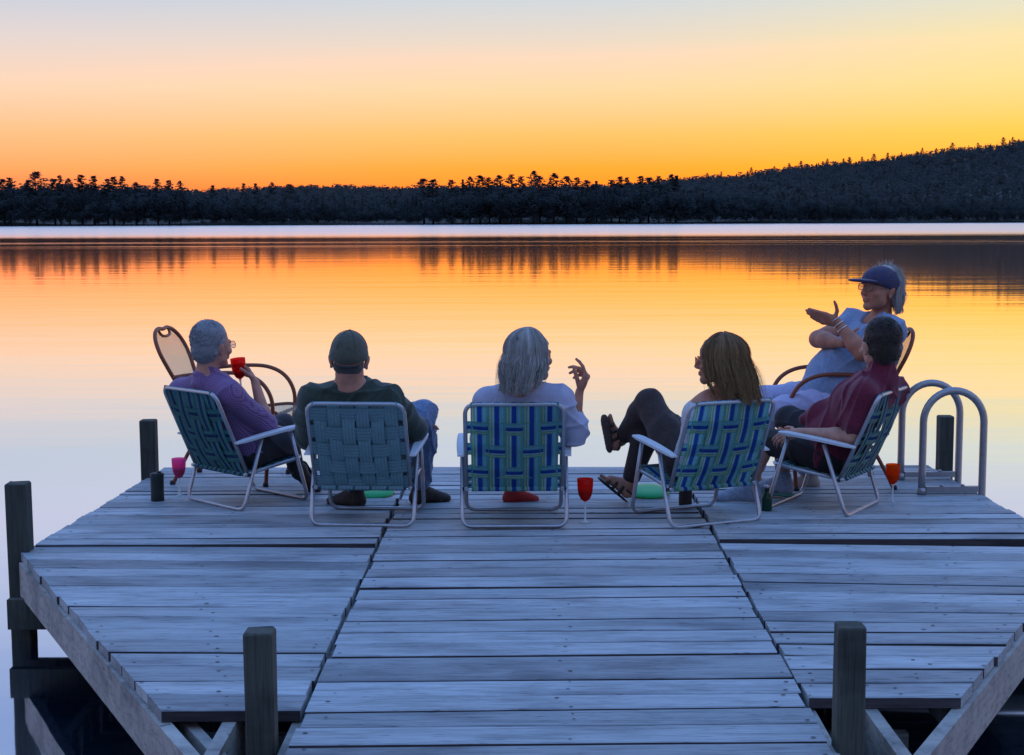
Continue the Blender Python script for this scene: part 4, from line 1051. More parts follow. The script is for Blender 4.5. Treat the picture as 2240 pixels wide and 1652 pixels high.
def skinmat(name, col):
    m, nt, b = mat(name); L = nt.links.new; tc = nn('ShaderNodeTexCoord', nt); n = nn('ShaderNodeTexNoise', nt); n.inputs['Scale'].default_value = 22; n.inputs['Detail'].default_value = 5; L(tc.outputs['Object'], n.inputs['Vector'])
    r = ramp(nt, [(.3, tuple(c * .78 for c in col)), (.7, tuple(c * v for c, v in zip(col, (1.15, 1.08, 1.05))))], 'LINEAR'); L(n.outputs['Fac'], r.inputs[0]); L(r.outputs[0], b.inputs['Base Color'])
    b.inputs['Roughness'].default_value = .55; b.inputs['Subsurface Weight'].default_value = .08; b.inputs['Subsurface Radius'].default_value = (.02, .008, .004); return m
def clothmat(name, col, check=None, noise=.15, rough=.85, sheen=.25, trans=0):
    m, nt, b = mat(name); L = nt.links.new; tc = nn('ShaderNodeTexCoord', nt); n = nn('ShaderNodeTexNoise', nt); n.inputs['Scale'].default_value = 60; n.inputs['Detail'].default_value = 6; L(tc.outputs['Object'], n.inputs['Vector'])
    r = ramp(nt, [(.3, tuple(c * (1 - noise) for c in col)), (.7, tuple(min(1, c * (1 + noise)) for c in col))], 'LINEAR'); L(n.outputs['Fac'], r.inputs[0]); src = r.outputs[0]
    if check:
        col2, sc = check; rot = nn('ShaderNodeMapping', nt); rot.inputs['Rotation'].default_value = (R(12), R(8), R(40)); L(tc.outputs['Object'], rot.inputs[0])
        vals = []
        for ax_ in ('X', 'Z'):
            w = nn('ShaderNodeTexWave', nt); w.bands_direction = ax_; w.inputs['Scale'].default_value = sc; w.inputs['Distortion'].default_value = 1.2; L(rot.outputs[0], w.inputs['Vector']); vals.append(w.outputs['Fac'])
        mm = nn('ShaderNodeMath', nt, operation='ADD'); L(vals[0], mm.inputs[0]); L(vals[1], mm.inputs[1]); h = nn('ShaderNodeMath', nt, operation='MULTIPLY'); h.inputs[1].default_value = .5; L(mm.outputs[0], h.inputs[0])
        mx = nn('ShaderNodeMix', nt, data_type='RGBA'); L(h.outputs[0], mx.inputs['Factor']); L(src, mx.inputs['A']); mx.inputs['B'].default_value = (*col2, 1); src = mx.outputs['Result']
    L(src, b.inputs['Base Color']); b.inputs['Roughness'].default_value = rough; b.inputs['Sheen Weight'].default_value = sheen
    w = nn('ShaderNodeTexNoise', nt); w.inputs['Scale'].default_value = 400; L(tc.outputs['Object'], w.inputs['Vector']); bp = nn('ShaderNodeBump', nt); bp.inputs['Strength'].default_value = .25; bp.inputs['Distance'].default_value = .003; L(w.outputs['Fac'], bp.inputs['Height']); L(bp.outputs[0], b.inputs['Normal'])
    if trans:
        o = nt.nodes['Material Output']; tr = nn('ShaderNodeBsdfTranslucent', nt); L(src, tr.inputs[0]); ms = nn('ShaderNodeMixShader', nt); ms.inputs[0].default_value = trans; L(b.outputs[0], ms.inputs[1]); L(tr.outputs[0], ms.inputs[2]); L(ms.outputs[0], o.inputs[0])
    return m
def hairmat(name, c1, c2):
    m, nt, b = mat(name); L = nt.links.new; g = nn('ShaderNodeNewGeometry', nt); tc = nn('ShaderNodeTexCoord', nt)
    n = nn('ShaderNodeTexNoise', nt); n.inputs['Scale'].default_value = 45; n.inputs['Detail'].default_value = 6; L(tc.outputs['Object'], n.inputs['Vector'])
    ad = nn('ShaderNodeMath', nt, operation='MULTIPLY_ADD'); L(g.outputs['Random Per Island'], ad.inputs[0]); ad.inputs[1].default_value = .6; ml = nn('ShaderNodeMath', nt, operation='MULTIPLY'); ml.inputs[1].default_value = .5; L(n.outputs['Fac'], ml.inputs[0]); L(ml.outputs[0], ad.inputs[2])
    r = ramp(nt, [(.1, c1), (.9, c2)], 'LINEAR'); L(ad.outputs[0], r.inputs[0]); L(r.outputs[0], b.inputs['Base Color']); b.inputs['Roughness'].default_value = .5; b.inputs['Specular IOR Level'].default_value = .35; b.inputs['Sheen Weight'].default_value = .3
    o = nt.nodes['Material Output']; tr = nn('ShaderNodeBsdfTranslucent', nt); L(r.outputs[0], tr.inputs[0]); ms = nn('ShaderNodeMixShader', nt); ms.inputs[0].default_value = .3; L(b.outputs[0], ms.inputs[1]); L(tr.outputs[0], ms.inputs[2]); L(ms.outputs[0], o.inputs[0]); return m
M['skin'] = skinmat('skin', (.60, .28, .19)); M['skin_tan'] = skinmat('tanned_skin', (.54, .23, .14)); M['skin_fair'] = skinmat('fair_skin', (.64, .32, .22))

# ================================================================== PEOPLE
def person(F, mat_, label, res=.0055):
    o = F.mesh('person', M[mat_], None, res=res, smooth=1); return tag(o, label, 'person', 'people sitting on the dock')
def neckc(F, n, c, B, k=1.0, r=.054):
    F.cone(n + (n - c) * .15, c + B @ V3(0, -.022, -.035) * k, r * 1.08, r * .98, .025)
def hair_short(par, c, B, k, mt, seed, n=2600, ln=.012, grow=.006, back=-.024, up=.048, sideburn=True):
    F = Field(); W = lambda x, y, z: c + B @ V3(x, y, z) * k
    F.ell(W(0, back, up), V3(.078 + grow, .091 + grow, .086 + grow) * k, .02, B)
    F.ell(W(0, back - .020, up - .070), V3(.066 + grow * .6, .062 + grow, .070) * k, .03, B)
    for s in (-1, 1): F.cone(W(s * .073, .008, .03), W(s * .072, -.030, -.030), .012 * k, .010 * k, .015)
    o = F.mesh('hair', M[mt], par, res=.005, noise=folds(seed, .0022, 150))
    r = np.random.default_rng(seed); L = []
    while len(L) < n:
        d = r.normal(size=3); d /= np.linalg.norm(d)
        if d[1] > .35 and d[2] < .62: continue
        if d[2] < -.55: continue
        if r.random() < .3 and d[1] < .2 and d[2] < .3: p = V3(0, back - .020, up - .070) + d * (V3(.066, .062, .070) + grow * .7)
        else: p = V3(0, back, up) + d * (V3(.078, .091, .086) + grow * .7)
        q = p + (d * .55 + V3(0, -.25, -.35) + r.normal(0, .25, 3)) * ln * r.uniform(.4, 1.3)
        L.append([W(*p), W(*((p + q) / 2 + d * .001)), W(*q)])
    strands('loose_hair', L, M[mt], o, .0013)
    return o
def hair_long(par, c, B, k, mt, seed, bottom, n=1500, vol=(.098, .112, .100), part=.0, azr=(-2.45, 2.45), hang=None, taper=.55, flare=0.0, wisps=60, face=.62, wave=1.0):
    """hair falling from the crown; azimuth 0 = back of the head, +-pi = face; bottom = world z of the ends"""
    r = np.random.default_rng(seed); L = []; cz = V3(0, -.020, .036); hang = V3(0, 0, -1) if hang is None else nrm(hang)
    NC = 46; cl = [(r.uniform(*azr), r.normal(0, .030), r.uniform(.004, .016), r.uniform(0, 6), r.uniform(3, 7), r.normal(0, .03)) for _ in range(NC)]
    def lock(a, j, zb, wild=0.0, cid=None):
        pts = []; cw = cl[cid] if cid is not None else (0, 0, .004, 0, 4, 0)
        for th in np.linspace(.06 + .25 * r.random(), 1.62 + .12 * r.random(), 9):
            sn, cs = math.sin(th), math.cos(th) * (1 if th < 1.2 else 1.0); dr = V3(math.sin(a) * sn, -math.cos(a) * sn, cs)
            pts.append(c + B @ (cz + dr * V3(*vol) * (1 + j + wild * th * .06)) * k)
        p = pts[-1]; ax = c + B @ (cz + V3(0, -.02, 0)) * k; rad = p - ax; rad[2] = 0; n2 = 9; z0 = p[2]
        sw = r.normal(0, .006, 2)
        for i in range(1, n2 + 1):
            t = i / n2; z = z0 + (zb - z0) * t; f = 1 - (1 - taper) * t ** 1.2 + flare * math.sin(t * 3.1) + wild * t * .5
            q = ax + rad * f + hang * 0; q = np.array([q[0] + sw[0] * math.sin(t * 4) + hang[0] * t * (z0 - zb), q[1] + sw[1] * math.sin(t * 3) + hang[1] * t * (z0 - zb), z]) + np.array([math.cos(a), math.sin(a), 0]) * cw[2] * wave * math.sin(t * cw[4] + cw[3]) * min(1, t * 2.5) + rad * .12 * wave * math.sin(t * cw[4] * .8 + cw[3] * 2) * t; pts.append(q)
        return pts
    base = []
    for i in range(n):
        ci = int(r.integers(0, NC)); a = float(np.clip(cl[ci][0] + r.normal(0, .07), *azr)); zb = bottom + abs(r.normal(0, .016)) + abs(cl[ci][5]) + .05 * max(0, abs(a) - 1.4)
        L.append(lock(a, cl[ci][1] * .8 + r.normal(0, .012) - .01, zb, 0, ci))
    o = strands('hair', L, M[mt], par, .0024 * k, 4)
    Wl = [lock(r.uniform(*azr), r.uniform(0, .06), bottom + r.uniform(-.02, .12), r.uniform(.1, .7)) for _ in range(wisps)]
    strands('loose_hair', Wl, M[mt], o, .0008, 3)
    F = Field(); W = lambda x, y, z: c + B @ V3(x, y, z) * k     # dense inner mass so that no scalp shows
    F.ell(W(0, -.022, .040), V3(vol[0] * .90, vol[1] * .90, vol[2] * .93) * k, .02, B)
    am = [lock(a, -.30, bottom + .06) for a in np.linspace(azr[0] * face, azr[1] * face, 9)]
    for l in am:
        for q0, q1 in zip(l[8:-2:2], l[10::2]): F.cone(q0, q1, .020, .018, .02)
    F.mesh('hair_mass', M[mt], o, res=.007, noise=folds(seed, .003, 90))
    return o
def belt_tube(name, pts, r, mt, par, flat=None, n=8):
    mb = MB(); mb.tube([Vector(p) for p in pts], r, n, flat=flat); return mb.build(name, mt, par)
def cap(par, c, B, k, mt, brim=True, button=True, tiltb=0.0, low=.012, name='cap'):
    W = lambda x, y, z: c + B @ V3(x, y, z) * k; F = Field()
    F.ell(W(0, -.010, .040), V3(.0845, .106, .098) * k, .01, B); F.ell(W(0, -.010, .020), V3(.0850, .106, .060) * k, .02, B)
    F.box(W(0, 0, low - .08), V3(.13, .15, .080) * k, .002, .006, B @ tilt(np.eye(3), -.28), sub=True)
    o = F.mesh(name, M[mt], par, res=.005, noise=folds(5, .0012, 60))
    if brim:
        F = Field()
        F.ell(W(0, .105, .022), V3(.072, .085, .012) * k, .008, B); F.ell(W(0, .10, -.004), V3(.085, .12, .024) * k, .004, B, sub=True)
        F.mesh('brim', M[mt], o, res=.004)
    if button:
        mb = MB(); mb.lathe([(.009, 0), (.008, .004), (0.0001, .006)], W(0, -.010, .139), 10); mb.build('button', M[mt], o)
    # panel seams
    for a in (0, 60, 120):
        pts = []
        for th in np.linspace(-78, 78, 15):
            t = R(th); x = math.sin(t) * math.cos(R(a)) * .0868; y = -.010 + math.sin(t) * math.sin(R(a)) * .1065; z = .040 + math.cos(t) * .1005; pts.append(W(x, y, z))
        belt_tube('seam', pts, .0016, M[mt], o, n=5)
    return o
def shoe(par, an, d, mt, sole_mt, k=1.0, sole=(0, 0, -1), name='shoe', lace='white_cloth'):
    d = nrm(d); s = nrm(np.asarray(sole, float) - np.dot(sole, d) * d); t = np.cross(d, s); P_ = lambda a, b, c_: an + (d * a + t * b + s * c_) * k
    F = Field(); F.cone(P_(-.005, 0, -.005), P_(-.020, 0, .05), .040 * k, .038 * k, .02); F.cone(P_(-.02, 0, .045), P_(.10, 0, .058), .037 * k, .033 * k, .02, (s, .8)); F.cone(P_(.01, 0, .02), P_(.09, 0, .05), .040 * k, .030 * k, .02); F.ell(P_(.125, 0, .062), V3(.042, .046, .026) * k, .02, np.stack([d, t, s], 1))
    o = F.mesh(name, M[mt], par, res=.005, noise=folds(3, .001, 80))
    F = Field(); F.cone(P_(-.028, 0, .082), P_(.12, 0, .084), .038 * k, .044 * k, .01, (s, .3)); F.mesh('sole', M[sole_mt], o, res=.005)
    for i in range(4):
        a = .03 + i * .02; belt_tube('lace', [P_(a, -.022, .022 + i * .006), P_(a + .004, 0, .012 + i * .007), P_(a, .022, .022 + i * .006)], .0028 if lace == 'white_cloth' else .005, M[lace], o, n=5)
    return o
def sandal(par, an, d, mt, k=1.0, sole=(0, 0, -1)):
    d = nrm(d); s = nrm(np.asarray(sole, float) - np.dot(sole, d) * d); t = np.cross(d, s); P_ = lambda a, b, c_: an + (d * a + t * b + s * c_) * k
    F = Field(); F.cone(P_(-.030, 0, .090), P_(.12, .004, .090), .036 * k, .046 * k, .01, (s, .17)); o = F.mesh('sandal', M[mt], par, res=.005)
    arc = lambda a, h, w: [P_(a + .004 * math.sin(x), w * math.cos(x) * -1, .085 - h * math.sin(x)) for x in np.linspace(0, math.pi, 11)]
    for a, h, w in ((.095, .046, .042), (.055, .062, .040), (.012, .085, .038)): belt_tube('strap', arc(a, h * .92, w * .95), .010, M[mt], o, n=6)
    belt_tube('strap', [P_(-.01 - .045 * math.sin(x), .036 * math.cos(x), .035) for x in np.linspace(0, math.pi, 9)], .006, M[mt], o)
    return o
def specs(par, c, B, k, lens, frame, name='glasses', tint=None):
    W = lambda x, y, z: fromv(Vector(c + B @ V3(x, y, z) * k)); mb = MB()
    for s in (-1, 1):
        mb.tube([Vector(W(s * .032 + .023 * math.cos(a), .112 - .006 * abs(math.cos(a)), .004 + .018 * math.sin(a))) for a in np.linspace(0, 2 * math.pi, 17)[:-1]], .0018, 6, closed=True)
        mb.tube([Vector(W(s * .056, .108, .010)), Vector(W(s * .074, .085, .010)), Vector(W(s * .080, .0, .010)), Vector(W(s * .080, -.018, -.008))], .0018, 6)
    mb.tube([Vector(W(-.009, .112, .008)), Vector(W(0, .116, .011)), Vector(W(.009, .112, .008))], .0018, 6); o = mb.build(name, frame, par)
    for s in (-1, 1):
        m2 = MB(); b = m2.add([Vector(W(s * .032, .111, .004))] + [Vector(W(s * .032 + .022 * math.cos(a), .112 - .006 * abs(math.cos(a)), .004 + .017 * math.sin(a))) for a in np.linspace(0, 2 * math.pi, 17)[:-1]])
        for i in range(16): m2.face((b, b + 1 + i, b + 1 + (i + 1) % 16))
        m2.build('lens', lens, o)
    return o
M['white_cloth'] = clothmat('white_cloth', (.70, .70, .72), trans=.12)
M['frame'] = simple('spectacle_frame', (.35, .25, .2), .4, .5); M['lens'] = plastic('clear_lens', (.9, .85, .8), .12, .05); M['amber'] = plastic('amber_lens', (.75, .22, .05), .35, .05)
UP = V3(0, 0, 1)

# ---------------------------------------------------------------- 1: grey haired man in the purple check shirt
def p1():
    n = 1; k = 1.09; c = J(464, 758, 8.17); B = tilt(basis((.66, .75, 0)), -.02, .05); nk = J(452, 824, 8.16); pel = chairloc(n, 0, -.065, .31); ch = chairloc(n, -.005, -.19, .585)
    sL, sR = J(396, 858, 8.29), J(500, 862, 8.05); eR, wR = J(583, 930, 8.22), J(558, 836, 8.29); eL, wL = chairloc(n, -.205, .02, .43), J(600, 936, 8.47)
    hR, hL = chairloc(n, .095, -.06, .30), chairloc(n, -.095, -.06, .30); kR, kL = chairloc(n, .12, .36, .37), chairloc(n, -.10, .33, .39); aR, aL = chairloc(n, .13, .66, .10), chairloc(n, .03, .33, .12)
    bk = chairdir(n, 0, -1, .35)
    F = Field(); head(F, c, B, k); neckc(F, nk, c, B, k, .058); torso(F, pel, ch, nk, sL, sR, bk, 1.0, .02)
    arm(F, sR, eR, wR); arm(F, sL, eL, wL); leg(F, hR, kR, aR); leg(F, hL, kL, aL)
    hand(F, wR, V3(-.50, .40, .72), V3(-.85, -.25, -.35), +1, (.55, .6, .65, .7), .6); hand(F, wL, V3(.9, -.1, -.15), V3(0, 0, -1), -1, (.3, .35, .4, .45))
    p = person(F, 'skin', 'grey-haired man in a purple checked shirt and glasses, drinking from a red glass')
    M['purple'] = clothmat('purple_check', (.10, .035, .15), ((.36, .20, .38), 34)); F = Field(); torso(F, pel, ch, nk, sL, sR, bk, 1.0, .025, .015)
    arm(F, sR, eR, eR + (wR - eR) * .10, (.066, .058, .052, .05), .004); arm(F, sL, eL, eL + (wL - eL) * .15, (.064, .056, .05, .05), .004)
    F.cone(nk - (c - nk) * .15, nk + (c - nk) * .22, .080, .068, .012); clipback(F, n); F.mesh('shirt', M['purple'], p, noise=folds(11, .008, 28))
    M['dark_trousers'] = clothmat('dark_trousers', (.028, .026, .032)); F = Field(); F.cone(pel + bk * -.02, pel + (ch - pel) * .2, .115, .12, .05); leg(F, hR, kR, aR + (kR - aR) * .1, grow=.013); leg(F, hL, kL, aL + (kL - aL) * .1, grow=.014); F.mesh('trousers', M['dark_trousers'], p, noise=folds(12, .005, 24))
    M['grey_hair'] = hairmat('grey_hair', (.13, .135, .15), (.40, .41, .44)); hair_short(p, c, B, k, 'grey_hair', 4, 3600, .007)
    M['dark_shoe'] = simple('dark_shoe', (.025, .022, .022), .6); M['dark_sole'] = simple('dark_sole', (.02, .02, .02), .8)
    for a, d in ((aR, (.7, .7, -.1)), (aL, (.3, -.1, -.55))): shoe(p, a, V3(*d), 'dark_shoe', 'dark_sole', .98, sole=(0, 0, -1) if d[2] > -.3 else (.5, 0, -.8))
    specs(p, c, B, k, M['lens'], M['frame'])
p1()
g = P(529, 806, 8.33); ax = Vector((.03, 0, 1)).normalized()
wineglass(g - Vector((0.0, 0, .168)), .228, 'red_plastic', 'wine', 'red wine glass raised to the mouth of the grey-haired man', rot=(R(4), R(-5), 0), level=.30)

# ---------------------------------------------------------------- 2: man in a cap and dark green top
def p2():
    n = 2; k = 1.12; c = J(764, 789, 7.55); B = tilt(basis((.05, 1, 0)), .02, .04); nk = J(763, 842, 7.57); pel = chairloc(n, 0, -.06, .31); ch = chairloc(n, -.03, -.20, .60)
    sL, sR = J(684, 872, 7.62), J(846, 872, 7.60); eR, wR = J(909, 938, 7.80), V3(-.495, 8.05, .50); eL, wL = J(672, 958, 7.82), V3(-.98, 8.08, .48)
    hR, hL = chairloc(n, .10, -.04, .31), chairloc(n, -.10, -.04, .31); kR, kL = J(926, 904, 8.12), J(730, 925, 8.10); aR, aL = J(920, 1068, 8.27), J(776, 1074, 8.17)
    bk = chairdir(n, 0, -1, .35)
    F = Field(); head(F, c, B, k); neckc(F, nk, c, B, k, .062); torso(F, pel, ch, nk, sL, sR, bk, 1.08, .03)
    arm(F, sR, eR, wR); arm(F, sL, eL, wL); leg(F, hR, kR, aR); leg(F, hL, kL, aL)
    hand(F, wR, V3(.0, 1, .05), V3(-.2, 0, -1), -1, (.5, .5, .6, .6)); hand(F, wL, V3(.25, 1, .05), V3(.2, 0, -1), 1, (.5, .5, .6, .6))
    foot(F, aR, V3(.85, .5, 0), V3(0, 0, -1), 1.05); foot(F, aL, V3(-.86, .5, 0), V3(0, 0, -1), 1.05)
    p = person(F, 'skin', 'man in a dark baseball cap, dark green top and jeans, sitting with his back turned')
    M['green_cloth'] = clothmat('dark_green_knit', (.040, .060, .042), noise=.25); F = Field(); torso(F, pel, ch, nk - (nk - ch) * .05, sL, sR, bk, 1.10, .035, .016)
    arm(F, sR, eR, eR + (wR - eR) * .35, (.068, .060, .054, .046), .006); arm(F, sL, eL, eL + (wL - eL) * .35, (.068, .060, .054, .046), .006); clipback(F, n); F.mesh('pullover', M['green_cloth'], p, noise=folds(21, .008, 26))
    M['jeans'] = clothmat('blue_jeans', (.17, .24, .38), noise=.25); F = Field(); F.cone(pel, pel + (ch - pel) * .2, .12, .12, .05); leg(F, hR, kR, aR + (kR - aR) * .09, (.085, .062, .054, .044), .015); leg(F, hL, kL, aL + (kL - aL) * .15, (.085, .062, .054, .044), .015); F.mesh('jeans', M['jeans'], p, noise=folds(22, .008, 30))
    M['cap_dark'] = clothmat('dark_cap_cloth', (.085, .085, .055), noise=.2); cp = cap(p, c, B, k, 'cap_dark', low=.012)
    W = lambda x, y, z: c + B @ V3(x, y, z) * k
    belt_tube('strap', [W(.080 * math.sin(a), -.012 - .098 * math.cos(a), -.002 - .020 * math.cos(a)) for a in np.linspace(-.8, .8, 11)], .007, M['black_plastic'], cp, n=6)
    M['short_grey'] = hairmat('cropped_hair', (.10, .09, .085), (.22, .20, .19)); F = Field(); F.ell(W(0, -.026, -.024), V3(.069, .062, .048) * k, .02, B); F.mesh('hair', M['short_grey'], p, res=.005, noise=folds(2, .002, 160))
    M['brown_sandal'] = simple('brown_leather', (.05, .034, .024), .7, noise=.4, nscale=50); M['brown_strap'] = simple('pale_brown_strap', (.22, .15, .11), .7)
    shoe(p, aR, V3(.85, .5, 0), 'brown_sandal', 'dark_sole', 1.12, lace='brown_strap'); shoe(p, aL, V3(-.86, .5, 0), 'brown_sandal', 'dark_sole', 1.12, lace='brown_strap')
p2()

# ---------------------------------------------------------------- 3: white haired woman
def p3():
    n = 3; k = 1.04; c = J(1163, 781, 7.47); B = tilt(basis((.82, .57, 0)), .0, -.03); nk = J(1150, 846, 7.50); pel = chairloc(n, 0, -.06, .31); ch = chairloc(n, .005, -.185, .575)
    sL, sR = J(1068, 876, 7.55), J(1221, 874, 7.52); eR, wR = J(1253, 948, 7.66), J(1268, 856, 7.70); eL, wL = J(1052, 962, 7.68), J(1100, 960, 7.95)
    hR, hL = chairloc(n, .09, -.04, .31), chairloc(n, -.09, -.04, .31); kR, kL = V3(.10, 8.14, .46), V3(-.03, 8.15, .50); aR, aL = V3(.10, 8.50, .25), J(1121, 1072, 8.32)
    bk = chairdir(n, 0, -1, .35)
    F = Field(); head(F, c, B, k, jaw=.92); neckc(F, nk, c, B, k, .048); torso(F, pel, ch, nk, sL, sR, bk, .95, .02)
    arm(F, sR, eR, wR, (.042, .036, .033, .021)); arm(F, sL, eL, wL, (.042, .036, .033, .021)); leg(F, hR, kR, aR); leg(F, hL, kL, aL)
    hand(F, wR, V3(.42, .05, .9), V3(-.9, .35, .42), +1, (.62, 1.0, 1.15, 1.25), .95, k=1.12, spread=.02, thumb_out=.5, fac=(1.25, .5, .4), fat=1.08); hand(F, wL, V3(.6, .8, 0), V3(0, 0, -1), 1, (.3, .4, .5, .5))
    p = person(F, 'skin_tan', 'woman with shoulder-length white hair and a pale lavender top, one hand raised')
    M['lavender'] = clothmat('pale_lavender_cotton', (.56, .55, .70), noise=.08, trans=.10); F = Field(); torso(F, pel, ch, nk - (nk - ch) * .05, sL, sR, bk, .98, .025, .016)
    arm(F, sR, eR, eR + (wR - eR) * .28, (.060, .056, .060, .056), .006); arm(F, sL, eL, eL + (wL - eL) * .45, (.060, .056, .058, .05), .006); clipback(F, n); F.mesh('blouse', M['lavender'], p, noise=folds(31, .009, 26))
    M['beige'] = clothmat('grey_trousers', (.12, .12, .14)); F = Field(); F.cone(pel, pel + (ch - pel) * .2, .12, .12, .05); leg(F, hR, kR, aR + (kR - aR) * .1, grow=.014); leg(F, hL, kL, aL + (kL - aL) * .12, grow=.014); F.mesh('trousers', M['beige'], p, noise=folds(32, .005, 24))
    M['white_hair'] = hairmat('white_hair', (.34, .31, .27), (.80, .76, .70))
    hair_long(p, c, B, k, 'white_hair', 8, J(1150, 866, 7.4)[2], n=2100, vol=(.100, .120, .106), azr=(-2.1, 1.95), taper=.66, flare=.10, hang=(-.16, -.12, -1), wisps=260, wave=1.5)
    M['red_canvas'] = simple('red_canvas', (.55, .035, .03), .8, noise=.2, nscale=80); M['white_rubber'] = simple('white_rubber', (.62, .60, .58), .6)
    shoe(p, aL, V3(.93, .30, 0), 'red_canvas', 'white_rubber', .95); shoe(p, aR, V3(.5, .8, .0), 'red_canvas', 'white_rubber', .95)
p3()

# ---------------------------------------------------------------- 4: woman with long brown hair, leggings
def p4():
    n = 4; k = 1.04; c = J(1572, 791, 7.60); B = tilt(basis((-.94, .30, 0)), .0, .0); nk = J(1590, 860, 7.64); pel = chairloc(n, 0, -.06, .31); ch = chairloc(n, -.01, -.215, .575)
    sL, sR = J(1545, 886, 7.60), J(1648, 890, 7.73); eL, wL = J(1508, 954, 7.78), J(1486, 962, 7.98); eR, wR = J(1545, 935, 7.99), J(1488, 935, 8.10)
    hL, hR = chairloc(n, -.09, -.03, .31), chairloc(n, .09, -.03, .31); kL, kR = J(1420, 882, 8.12), J(1428, 908, 8.20); aL, aR = J(1358, 962, 8.30), J(1377, 1058, 8.22)
    bk = chairdir(n, 0, -1, .35)
    F = Field(); head(F, c, B, k, jaw=.9); neckc(F, nk, c, B, k, .046); torso(F, pel, ch, nk, sL, sR, bk, .90, .0)
    arm(F, sL, eL, wL, (.043, .036, .033, .021)); arm(F, sR, eR, wR, (.043, .036, .033, .021)); leg(F, hL, kL, aL, (.085, .058, .052, .032)); leg(F, hR, kR, aR, (.085, .058, .054, .034))
    hand(F, wL, V3(-.5, .8, .1), V3(.5, .5, 0), 1, (.5, .6, .6, .7)); hand(F, wR, V3(-.9, -.3, -.1), V3(0, -.6, -.6), -1, (.5, .6, .6, .7))
    foot(F, aL, V3(-.16, .10, .95), V3(-.75, -.45, 0), .98); foot(F, aR, V3(-.72, .15, .60), V3(-.55, 0, -.8), .98)
    p = person(F, 'skin_tan', 'woman with long brown hair, sunglasses and dark leggings, sitting with her legs crossed')
    F = Field(); torso(F, pel, ch, nk - (nk - ch) * .30, sL * .40 + ch * .35 + nk * .25, sR * .40 + ch * .35 + nk * .25, bk, .90, .0, .010)
    for s_ in (sL, sR): F.cone(nk * .55 + s_ * .45 + bk * .02 + V3(0, 0, .035), ch + (s_ - ch) * .35 + bk * .06, .026, .034, .015)
    clipback(F, n); F.mesh('tank_top', M['white_cloth'], p, noise=folds(41, .004, 24))
    M['leggings'] = clothmat('dark_leggings', (.045, .024, .018), noise=.3, sheen=.1); F = Field(); F.cone(pel, pel + (ch - pel) * .2, .115, .11, .05); leg(F, hL, kL, aL + (kL - aL) * .14, (.090, .066, .062, .038), .012); leg(F, hR, kR, aR + (kR - aR) * .12, (.090, .068, .068, .042), .012); F.mesh('leggings', M['leggings'], p, noise=folds(42, .003, 26))
    M['brown_hair'] = hairmat('long_brown_hair', (.14, .068, .028), (.55, .32, .13))
    hair_long(p, c, B, k, 'brown_hair', 9, J(1640, 884, 7.6)[2], n=2300, vol=(.096, .128, .106), azr=(-2.3, 2.3), taper=1.0, flare=.04, hang=(.26, -.08, -1), wisps=240, wave=.45)
    specs(p, c, B, k, M['amber'], M['frame'], 'sunglasses')
    sandal(p, aL, V3(-.16, .10, .95), 'brown_sandal', .98, sole=V3(-.75, -.45, 0)); sandal(p, aR, V3(-.72, .15, .60), 'brown_sandal', .98, sole=V3(-.55, 0, -.8))
p4()

